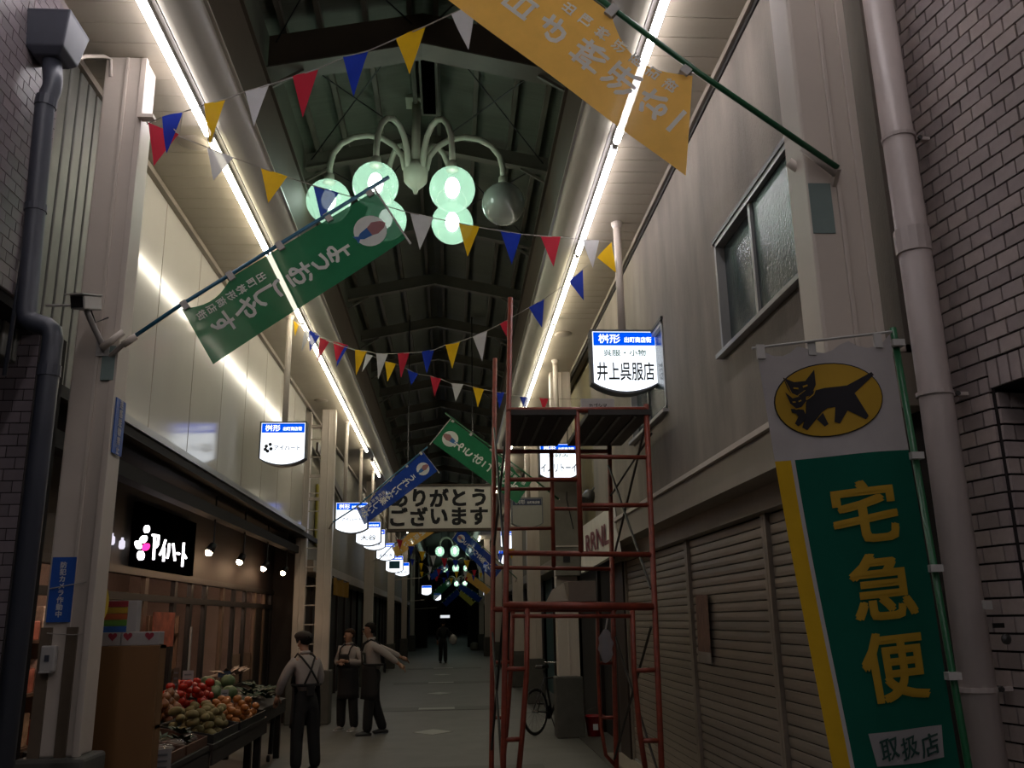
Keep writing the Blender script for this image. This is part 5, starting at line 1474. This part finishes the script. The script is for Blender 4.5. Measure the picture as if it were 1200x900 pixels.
def scatter(kind, matk, n, x0, x1, y0, y1, lift, label, group, name, cat, pile=2.0, sc=1.0, cover=None):
    random.seed(hash(group) % 1000 if False else len(group) * 7 + n)
    placed = []
    i = 0; tries = 0
    rad = {'onion': 0.041, 'tomato': 0.042, 'potato': 0.045, 'cabbage': 0.098, 'leafy': 0.11, 'pack': 0.085}[kind] * sc
    while i < n and tries < n * 60:
        tries += 1
        x = random.uniform(x0 + rad, x1 - rad); y = random.uniform(y0 + rad, y1 - rad)
        z = top_z(x) + lift
        for (a, b, c) in placed:
            dd = math.hypot(a - x, b - y)
            if dd < 2 * rad * 0.96: z = max(z, c + math.sqrt(max(0, (2 * rad) ** 2 - dd * dd)) * 0.78)
        if z > top_z(x) + lift + pile * rad: continue
        placed.append((x, y, z))
        key = (kind, matk)
        if key not in PROTO:
            mb = veg(kind, 3); me_o = mb.build(name, VM[matk], None, smooth=(kind != 'leafy')); PROTO[key] = me_o.data; o = me_o
            off = V(me_o.location)
            PROTO[key + ('o',)] = off
        else:
            o = bpy.data.objects.new(name, PROTO[key]); COL.objects.link(o)
        o.location = V((x, y, z)) + V((0, 0, 0.001))
        tilt = 0.5 if kind in ('onion', 'potato', 'tomato') else 0.15
        o.rotation_euler = (random.uniform(-tilt, tilt), random.uniform(-tilt, tilt), random.uniform(0, 6.28))
        k = sc * random.uniform(0.88, 1.08); o.scale = (k, k, k)
        tag(o, label, cat, group); i += 1
tray(-2.42, -2.0, 6.75, 7.35, M_tray, 'brown tray of wrapped packs nearest the brown shelf')
tray(-2.40, -2.0, 7.40, 7.98, M_tray, 'brown tray of wrapped greens, second from the brown shelf')
tray(-2.84, -2.44, 8.1, 9.2, M_tray_b, 'black tray of onions at the back of the stall')
tray(-2.42, -1.98, 8.1, 9.0, M_tray_b, 'black tray of potatoes at the stall front')
tray(-2.40, -1.97, 9.05, 10.2, M_tray_b, 'black tray of orange fruit at the stall front')
tray(-2.84, -2.44, 9.25, 10.25, M_tray_b, 'black tray of tomatoes at the stall back')
scatter('onion', 'onion', 48, -2.83, -2.45, 8.12, 9.18, 0.015, 'brown onion in the heap on the back black tray', 'heap of brown onions', 'onion', 'onion', 3.6, 1.2)
scatter('potato', 'potato', 50, -2.41, -1.99, 8.12, 8.98, 0.015, 'green-brown potato in the heap at the stall front', 'heap of potatoes', 'potato', 'potato', 3.2, 1.1)
scatter('tomato', 'orange', 50, -2.39, -1.98, 9.07, 10.18, 0.015, 'orange citrus fruit in the heap at the stall front', 'heap of orange fruit', 'citrus_fruit', 'fruit', 3.2, 1.05)
scatter('tomato', 'tomato', 46, -2.83, -2.45, 9.27, 10.23, 0.02, 'glossy red tomato in the heap at the stall back', 'heap of tomatoes', 'tomato', 'tomato', 4.8, 1.15)
scatter('cabbage', 'cabbage', 5, -2.84, -2.4, 10.45, 11.3, 0.04, 'green cabbage on the far stall table', 'cabbages on the far table', 'cabbage', 'cabbage', 1.0, 1.0)
scatter('leafy', 'leafy', 8, -2.5, -2.05, 10.45, 12.1, 0.085, 'bunch of dark leafy greens on the far stall table', 'leafy greens on the far table', 'leafy_greens', 'greens', 0.8, 1.0)
scatter('leafy', 'pale', 4, -2.85, -2.45, 11.3, 12.15, 0.22, 'bunch of pale pink leaves standing at the far end of the stall', 'pale leaf bunches', 'pale_greens', 'greens', 0.8, 1.4)
scatter('onion', 'white', 9, -2.84, -2.46, 6.62, 6.98, 0.01, 'white turnip in the corner of the stall', 'white turnips', 'turnip', 'turnip', 2.0, 1.2)
scatter('leafy', 'leafy', 3, -2.38, -2.02, 7.42, 7.96, 0.03, 'bunch of greens wrapped in the second brown tray', 'greens in the brown tray', 'leafy_greens', 'greens', 0.6, 0.8)
# wrapped packs: contents under clear film
M_film = glass('cling_film', '8a8078', 0.08, 0.6, bump=0.3, bscale=25)
M_tofu = mat('brown_pickle', '4d3a2a', 0.6, var=0.3, scale=20)
for k, (x, y) in enumerate(((-2.11, 6.88), (-2.30, 6.88), (-2.11, 7.06), (-2.30, 7.07), (-2.12, 7.24), (-2.30, 7.25), (-2.12, 7.52), (-2.12, 7.85))):
    z = top_z(x) + 0.022
    t = thing('wrapped_pack', 'round film wrapped pack in the brown tray by the shelf' if k < 6 else 'film wrapped pack in the second brown tray', 'pack', (x, y, z), 'wrapped packs by the shelf' if k < 6 else 'wrapped packs in the second tray')
    MB().lathe([(0.0, 0.0), (0.06, 0.0), (0.075, 0.02), (0.05, 0.045), (0, 0.05)], (x, y, z), 12).build('contents', M_tofu, t, smooth=True)
    MB().lathe([(0.0, -0.002), (0.066, -0.002), (0.085, 0.03), (0.05, 0.06), (0, 0.066)], (x, y, z + 0.003), 14).build('film', M_film, t, smooth=True)
# price cards
M_cardp = mat('white_price_card', '8d8a8a', 0.7); M_blued = mat('blue_price_card', '24405f', 0.6)
for k, (px, py, w, h, X, m, lab) in enumerate(((220, 797, 0.1, 0.19, -2.7, M_cardp, 'tall white price card among the onions'), (263, 818, 0.075, 0.17, -2.44, M_cardp, 'white price card stuck in the tomatoes'), (263, 790, 0.14, 0.07, -2.7, M_blued, 'blue card above the tomatoes'), (188, 893, 0.13, 0.16, -1.97, M_cardp, 'white card on the stall front below the shelf'), (206, 796, 0.05, 0.22, -2.75, mat('brown_card', '4a3a2c', 0.7), 'slim brown card behind the onions'))):
    c = P(px, py, X=X)
    t = thing('price_card', lab, 'price card', c - V((0, 0, h / 2)))
    MB().obox(c, V((w / 2, w * 0.12, 0)), V((0, 0, h / 2)), V((0, 0.003, 0.0))).build('card', m, t)
    for i in range(3):
        MB().obox(c + V((0, -0.006, h * (0.28 - 0.25 * i))), V((w * 0.33, w * 0.08, 0)), V((0, 0, h * 0.04)), V((0, 0.001, 0))).build('printed_line', M_sframe, t)
    MB().tube([c - V((0, 0, h / 2)), V((c.x, c.y + 0.005, top_z(c.x) + 0.02))], 0.004, 5).build('stick', M_steel, t)
# red and white poster standing by the door
c0, c1 = P(181, 717, X=-2.95), P(194, 758, X=-2.95)
t = thing('door_poster', 'red and cream poster on a stand beside the shop door', 'poster', (-2.95, (c0.y + c1.y) / 2, 0))
MB().box(-2.96, -2.95, c0.y, c1.y + 0.25, c1.z, c0.z).build('sheet', mat('red_cream_poster', 'a5543c', 0.6, var=0.5, scale=7), t)
MB().tube([(-2.955, (c0.y + c1.y) / 2 + 0.1, 0.0), (-2.955, (c0.y + c1.y) / 2 + 0.1, c1.z)], 0.012, 6).build('stand', M_black, t)
# caster stand behind the bent worker
t = thing('trolley', 'dark trolley leg with caster at the end of the stall', 'trolley', P(316, 892, Z=0.0))
g = P(316, 893, Z=0.0)
MB().tube([g + V((0, 0, 0.09)), g + V((0.02, 0.0, 0.62))], 0.03, 8).build('leg', M_black, t)
MB().lathe([(0, -0.015), (0.04, -0.015), (0.04, 0.015), (0, 0.015)], g + V((-0.02, 0, 0.04)), 14, axis=(1, 0, 0)).build('caster', M_tyre2 if False else mat('caster_rubber', '1a1a1a', 0.6), t)
MB().box(g.x - 0.03, g.x + 0.07, g.y - 0.05, g.y + 0.05, 0.6, 0.64).build('top_plate', M_black, t)

# ------------------------------------------------------------------ people
def skin_grow(verts, edges, radii, levels=1):
    """continuous tapered surface grown round a skeleton"""
    me = bpy.data.meshes.new('skeleton'); me.from_pydata([tuple(v) for v in verts], edges, [])
    ob = bpy.data.objects.new('skeleton', me); COL.objects.link(ob)
    md = ob.modifiers.new('skin', 'SKIN'); md.use_smooth_shade = True; md.branch_smoothing = 0.6
    for i, sv in enumerate(me.skin_vertices[0].data):
        r = radii[i]; sv.radius = (r, r) if not isinstance(r, tuple) else r
        sv.use_root = (i == 0)
    sb = ob.modifiers.new('sub', 'SUBSURF'); sb.levels = levels
    dg = bpy.context.evaluated_depsgraph_get(); dg.update()
    em = bpy.data.meshes.new_from_object(ob.evaluated_get(dg))
    vs = [V(v.co) for v in em.vertices]; fs = [tuple(p.vertices) for p in em.polygons]
    bpy.data.meshes.remove(em); bpy.data.objects.remove(ob); bpy.data.meshes.remove(me)
    return vs, fs

M_skin = mat('skin_tone', '8f6a55', 0.55, var=0.06)
M_shirt = mat('white_shirt_cloth', '8d8480', 0.85, var=0.08, scale=10, bump=0.2, bscale=14)
M_apron = mat('black_apron_cloth', '131011', 0.85, var=0.2)
M_trous = mat('black_trouser_cloth', '0e0d0e', 0.85, var=0.2)
M_hair = mat('dark_hair', '14100d', 0.85, spec=0.15, var=0.3, scale=30)
M_hairb = mat('brown_hair', '2b1d14', 0.85, spec=0.15, var=0.3, scale=30)
M_cap = mat('brown_cap_cloth', '2a211d', 0.9, var=0.15)

def person(label, pos, face, H, arms, legs=None, lean=0.0, head_dir=None, hair=M_hair, cap=False, shoes=None, apron=True, top=M_shirt, glasses=False, tilt=0.0):
    """face: world direction the body faces; arms: {side: (elbow, wrist)} in body axes (right, front, up) for a height of 1.6"""
    k = H / 1.6
    f = V((face[0], face[1], 0)).normalized(); r = V((f.y, -f.x, 0)); up = V((0, 0, 1))
    pos = V(pos)
    def W(p):
        x, y, z = p
        if lean and z > 0.85: y = y + (z - 0.85) * lean
        return pos + (r * x + f * y + up * z) * k
    t = thing('person', label, 'person', pos)
    legs = legs or {-1: ((-0.09, 0.03, 0.45), (-0.09, -0.02, 0.09)), 1: ((0.09, 0.03, 0.45), (0.09, -0.02, 0.09))}
    # head frame
    hd = V(head_dir).normalized() if head_dir else f
    hc = W((0, 0.03, 1.475)); hr = V((hd.y, -hd.x, 0)).normalized(); hu = hr.cross(hd).normalized()
    HW = lambda x, y, z: hc + (hr * x + hd * y + hu * z) * k
    names = ['pelvis', 'waist', 'chest', 'nb', 'neck', 'jaw', 'mid', 'crown']
    vs = [W((0, 0, 0.86)), W((0, 0, 1.0)), W((0, 0.01, 1.18)), W((0, 0, 1.31)), W((0, 0.0, 1.36)), HW(0, 0.02, -0.05), HW(0, 0.0, 0.02), HW(0, -0.015, 0.07)]
    ed = [(i, i + 1) for i in range(7)]
    ra = [0.085, 0.075, 0.085, 0.055, 0.048, 0.06, 0.082, 0.066]
    for s in (-1, 1):
        i0 = len(vs); el, wr = arms[s]
        vs += [W((0.145 * s, 0, 1.27)), W(el), W(wr)]; ed += [(2, i0), (i0, i0 + 1), (i0 + 1, i0 + 2)]; ra += [0.055, 0.04, 0.028]
        i0 = len(vs); kn, an = legs[s]
        vs += [W((0.08 * s, 0, 0.79)), W(kn), W(an)]; ed += [(0, i0), (i0, i0 + 1), (i0 + 1, i0 + 2)]; ra += [0.085, 0.055, 0.04]
    v2, f2 = skin_grow(vs, ed, [q * k for q in ra])
    body = MB().add(v2, f2)
    # hands: palm and five fingers, growing out of the wrist
    for s in (-1, 1):
        el, wr = W(arms[s][0]), W(arms[s][1]); d = (wr - el).normalized()
        sd = d.cross(up)
        if sd.length < 0.2: sd = r.copy()
        sd.normalize(); nn = sd.cross(d).normalized()
        pc = wr + d * 0.05 * k
        body.tube([wr - d * 0.01, wr + d * 0.03 * k, wr + d * 0.085 * k], [0.024 * k, 0.033 * k, 0.03 * k], 8)
        for j, (o_, ln) in enumerate(((-0.024, 0.06), (-0.008, 0.072), (0.008, 0.068), (0.024, 0.052))):
            b0 = wr + d * 0.075 * k + sd * o_ * k
            body.tube([b0, b0 + (d * 0.5 - nn * 0.12) * ln * k, b0 + (d * 0.85 - nn * 0.45) * ln * k], [0.0095 * k, 0.0085 * k, 0.006 * k], 6)
        b0 = wr + d * 0.03 * k - sd * 0.028 * k * s
        body.tube([b0, b0 + (d * 0.028 - sd * 0.026 * s - nn * 0.01) * k, b0 + (d * 0.055 - sd * 0.03 * s - nn * 0.02) * k], [0.012 * k, 0.0105 * k, 0.007 * k], 6)
    # nose, ears on the same surface
    body.ball(HW(0, 0.088, -0.005), (0.014 * k, 0.014 * k, 0.02 * k), 8, 6)
    for s in (-1, 1): body.ball(HW(0.08 * s, -0.005, 0.0), (0.012 * k, 0.02 * k, 0.03 * k), 8, 6)
    body.build('body', M_skin, t, smooth=True)
    for s in (-1, 1): MB().ball(HW(0.03 * s, 0.078, 0.025), 0.009 * k, 8, 6).build('eye', M_black, t, smooth=True)
    MB().tube([HW(-0.022, 0.082, -0.045), HW(0, 0.09, -0.048), HW(0.022, 0.082, -0.045)], 0.005 * k, 6).build('mouth', mat('lip_tone', '7a4a42', 0.5), t, smooth=True)
    # hair as a cap of locks
    hm = MB().ball(HW(0, -0.022, 0.035), (0.092 * k, 0.092 * k, 0.085 * k), 16, 10)
    cpt = HW(0, -0.022, 0.035)
    for p in hm.v:
        q = p - cpt
        fr = q.dot(hd) / (0.09 * k); uz = q.dot(hu) / (0.085 * k)
        if fr > 0.55 and uz < 0.35: p -= hd * (0.05 * k)
        if uz < -0.4: p -= hd * (0.015 * k)
    hm.build('hair', hair, t, smooth=True)
    if cap:
        cm = MB().ball(HW(0, -0.015, 0.075), (0.112 * k, 0.118 * k, 0.062 * k), 18, 9)
        ct = cm.build('cap', M_cap, t, smooth=True)
        MB().lathe([(0.094 * k, -0.02 * k), (0.1 * k, -0.02 * k), (0.1 * k, 0.02 * k), (0.094 * k, 0.02 * k)], HW(0, -0.015, 0.05), 18, axis=hu).build('cap_band', M_apron, ct)
        MB().obox(HW(-0.005, -0.12, 0.02), hr * 0.03 * k, hd * 0.014 * k, hu * 0.018 * k).build('ribbon', M_apron, ct, bevel=0.005)
    if glasses:
        for s in (-1, 1):
            c = HW(0.033 * s, 0.092, 0.022)
            MB().tube([c + (hr * math.cos(a) + hu * math.sin(a)) * 0.022 * k for a in [2 * PI * i / 12 for i in range(12)]], 0.0025 * k, 5, closed=True).build('glasses_rim', M_black, t)
    # shirt
    sv = [W((0, 0, 0.86)), W((0, 0, 1.03)), W((0, 0.005, 1.19)), W((0, 0, 1.33))]
    se = [(0, 1), (1, 2), (2, 3)]; sr = [0.15, 0.15, 0.165, 0.085]
    for s in (-1, 1):
        i0 = len(sv); el, wr = arms[s]
        e_, w_ = V(el), V(wr)
        sv += [W((0.15 * s, 0, 1.262)), W(el), W(e_ + (w_ - e_) * 0.86)]; se += [(2, i0), (i0, i0 + 1), (i0 + 1, i0 + 2)]; sr += [0.075, 0.058, 0.048]
    v2, f2 = skin_grow(sv, se, [q * k for q in sr])
    MB().add(v2, f2).build('shirt', top, t, smooth=True)
    MB().lathe([(0.058 * k, 0), (0.066 * k, 0.012 * k), (0.06 * k, 0.04 * k), (0.055 * k, 0.04 * k)], W((0, 0, 1.335)), 14, axis=(up + f * lean * 0.6).normalized()).build('collar', top, t, smooth=True)
    # trousers
    tv = [W((0, 0, 0.86)), W((0, 0, 0.98))]; te = [(0, 1)]; tr = [0.15, 0.135]
    for s in (-1, 1):
        i0 = len(tv); kn, an = legs[s]
        tv += [W((0.085 * s, 0, 0.77)), W(kn), W(V(an) + V((0, 0, -0.065)))]; te += [(0, i0), (i0, i0 + 1), (i0 + 1, i0 + 2)]; tr += [0.108, 0.085, 0.075]
    v2, f2 = skin_grow(tv, te, [q * k for q in tr])
    MB().add(v2, f2).build('trousers', M_trous, t, smooth=True)
    # shoes
    for s in (-1, 1):
        an = V(legs[s][1]); fd = V((0, 1, 0))
        mb = MB().ball((0, 0, 0), (0.045, 0.125, 0.045), 14, 9)
        for p in mb.v:
            p.z = max(p.z, -0.02)
            if p.y > 0.02: p.z *= 0.75
        pts = [pos + (r * (p.x + an.x) + f * (p.y + an.y + 0.05) + up * (p.z + 0.02 + max(0, an.z - 0.09))) * k for p in mb.v]
        mb.v = pts
        sh_ = mb.build('shoe', shoes or M_black, t, smooth=True)
        MB().obox(pos + (r * an.x + f * (an.y + 0.05) + up * (0.008 + max(0, an.z - 0.09))) * k, r * 0.042 * k, f * 0.11 * k, up * 0.008 * k).build('sole', M_print if shoes else M_black, sh_)
    if apron:
        def skirt(u, v):
            a = (u - 0.5) * 2 * 1.7; z = 1.0 - v * 0.5; fl = 1 + 0.12 * v
            return W((0.165 * math.sin(a) * fl, 0.165 * math.cos(a) * fl + 0.012 * math.sin(a * 5) * v, z))
        MB().grid(skirt, 20, 6).build('apron_skirt', M_apron, t, smooth=True, solid=0.006)
        MB().grid(lambda u, v: W(((u - 0.5) * (0.26 - 0.08 * v), 0.165 - 0.004 * abs(u - 0.5), 0.99 + 0.2 * v)), 4, 4).build('apron_bib', M_apron, t, smooth=True, solid=0.006)
        def ring(u):
            a = 2 * PI * u; return W((0.17 * math.sin(a), 0.15 * math.cos(a), 0.985))
        MB().tube([ring(i / 20) for i in range(20)], 0.018 * k, 6, closed=True).build('apron_tie', M_apron, t, smooth=True)
        for s in (-1, 1):
            pts = [W((0.09 * s, 0.165, 1.18)), W((0.095 * s, 0.12, 1.28)), W((0.09 * s, 0.02, 1.345)), W((0.085 * s, -0.09, 1.30)), W((0.0, -0.155, 1.16)), W((-0.09 * s, -0.15, 1.0))]
            MB().tube(pts, 0.012 * k, 6).build('apron_strap', M_apron, t, smooth=True)
        MB().obox(W((-0.02, -0.16, 0.93)), r * 0.05 * k, f * 0.015, up * 0.07 * k).build('apron_bow', M_apron, t, bevel=0.01)
    return t
M_wshoe = mat('white_sneaker', '8a8580', 0.6)
g = P(356, 905, Z=0.0)
person('worker in a brown cap seen from behind, reaching to the stall', (g.x, g.y, 0), (-0.55, 0.83), 1.52,
       {-1: ((-0.27, 0.10, 1.02), (-0.26, 0.26, 0.84)), 1: ((0.22, 0.05, 1.02), (0.15, 0.2, 0.9))}, lean=0.18, head_dir=(-0.8, 0.5, -0.35), hair=M_hair, cap=True,
       legs={-1: ((-0.10, 0.02, 0.45), (-0.12, -0.03, 0.09)), 1: ((0.11, 0.02, 0.45), (0.13, -0.03, 0.09))})
g = P(407, 856, Z=0.0)
person('worker standing with hands folded at the waist, white sneakers', (g.x, g.y, 0), (-0.45, -0.9), 1.53,
       {-1: ((-0.24, -0.02, 1.05), (-0.04, 0.19, 1.08)), 1: ((0.25, -0.02, 1.05), (0.05, 0.20, 1.05))}, hair=M_hairb, shoes=M_wshoe, head_dir=(-0.75, -0.65, -0.1),
       legs={-1: ((-0.11, 0.03, 0.45), (-0.13, 0.0, 0.09)), 1: ((0.11, 0.03, 0.45), (0.14, -0.02, 0.09))})
g = P(437, 861, Z=0.0)
person('worker with glasses in profile, swinging both arms back', (g.x, g.y, 0), (-0.98, -0.2), 1.62,
       {-1: ((-0.2, -0.20, 1.12), (-0.22, -0.36, 0.98)), 1: ((0.2, -0.24, 1.17), (0.22, -0.47, 1.06))}, hair=M_hair, lean=0.10, glasses=True, head_dir=(-1, -0.25, -0.08),
       legs={-1: ((-0.09, 0.08, 0.45), (-0.09, 0.10, 0.09)), 1: ((0.09, -0.02, 0.45), (0.09, -0.17, 0.10))})
g = P(519, 777, Z=0.0)
person('distant passer-by in black walking away', (g.x, g.y, 0), (0.1, 1), 1.66,
       {-1: ((-0.22, 0.0, 1.03), (-0.22, 0.06, 0.8)), 1: ((0.23, 0.02, 1.05), (0.25, 0.16, 0.95))}, apron=False, top=M_trous,
       legs={-1: ((-0.09, 0.04, 0.45), (-0.10, 0.02, 0.09)), 1: ((0.09, 0.0, 0.45), (0.10, -0.04, 0.09))})
b = V((g.x + 0.40, g.y + 0.1, 0.72))
t = thing('tote_bag', 'pale bag carried by the distant passer-by', 'bag', b)
mb = MB().ball(b + V((0, 0, 0.16)), (0.16, 0.08, 0.19), 12, 8)
mb.build('bag', M_white, t, smooth=True)
MB().tube([b + V((-0.08, 0, 0.32)), b + V((-0.1, 0.05, 0.45)), b + V((0.05, 0, 0.33))], 0.008, 6).build('strap', M_white, t)
for k, (px, py, m, lab) in enumerate(((556, 762, M_grey, 'pale planter box at the far right of the street'), (566, 760, M_white, 'white sack standing at the far right of the street'))):
    g = P(px, py, Z=0.0)
    mb = MB().lathe([(0.0, 0), (0.2, 0), (0.24, 0.1), (0.22, 0.35), (0.12, 0.42), (0, 0.43)], (g.x, g.y, 0), 10)
    tag(mb.build('planter' if k == 0 else 'sack', m, smooth=True), lab, 'planter' if k == 0 else 'sack')
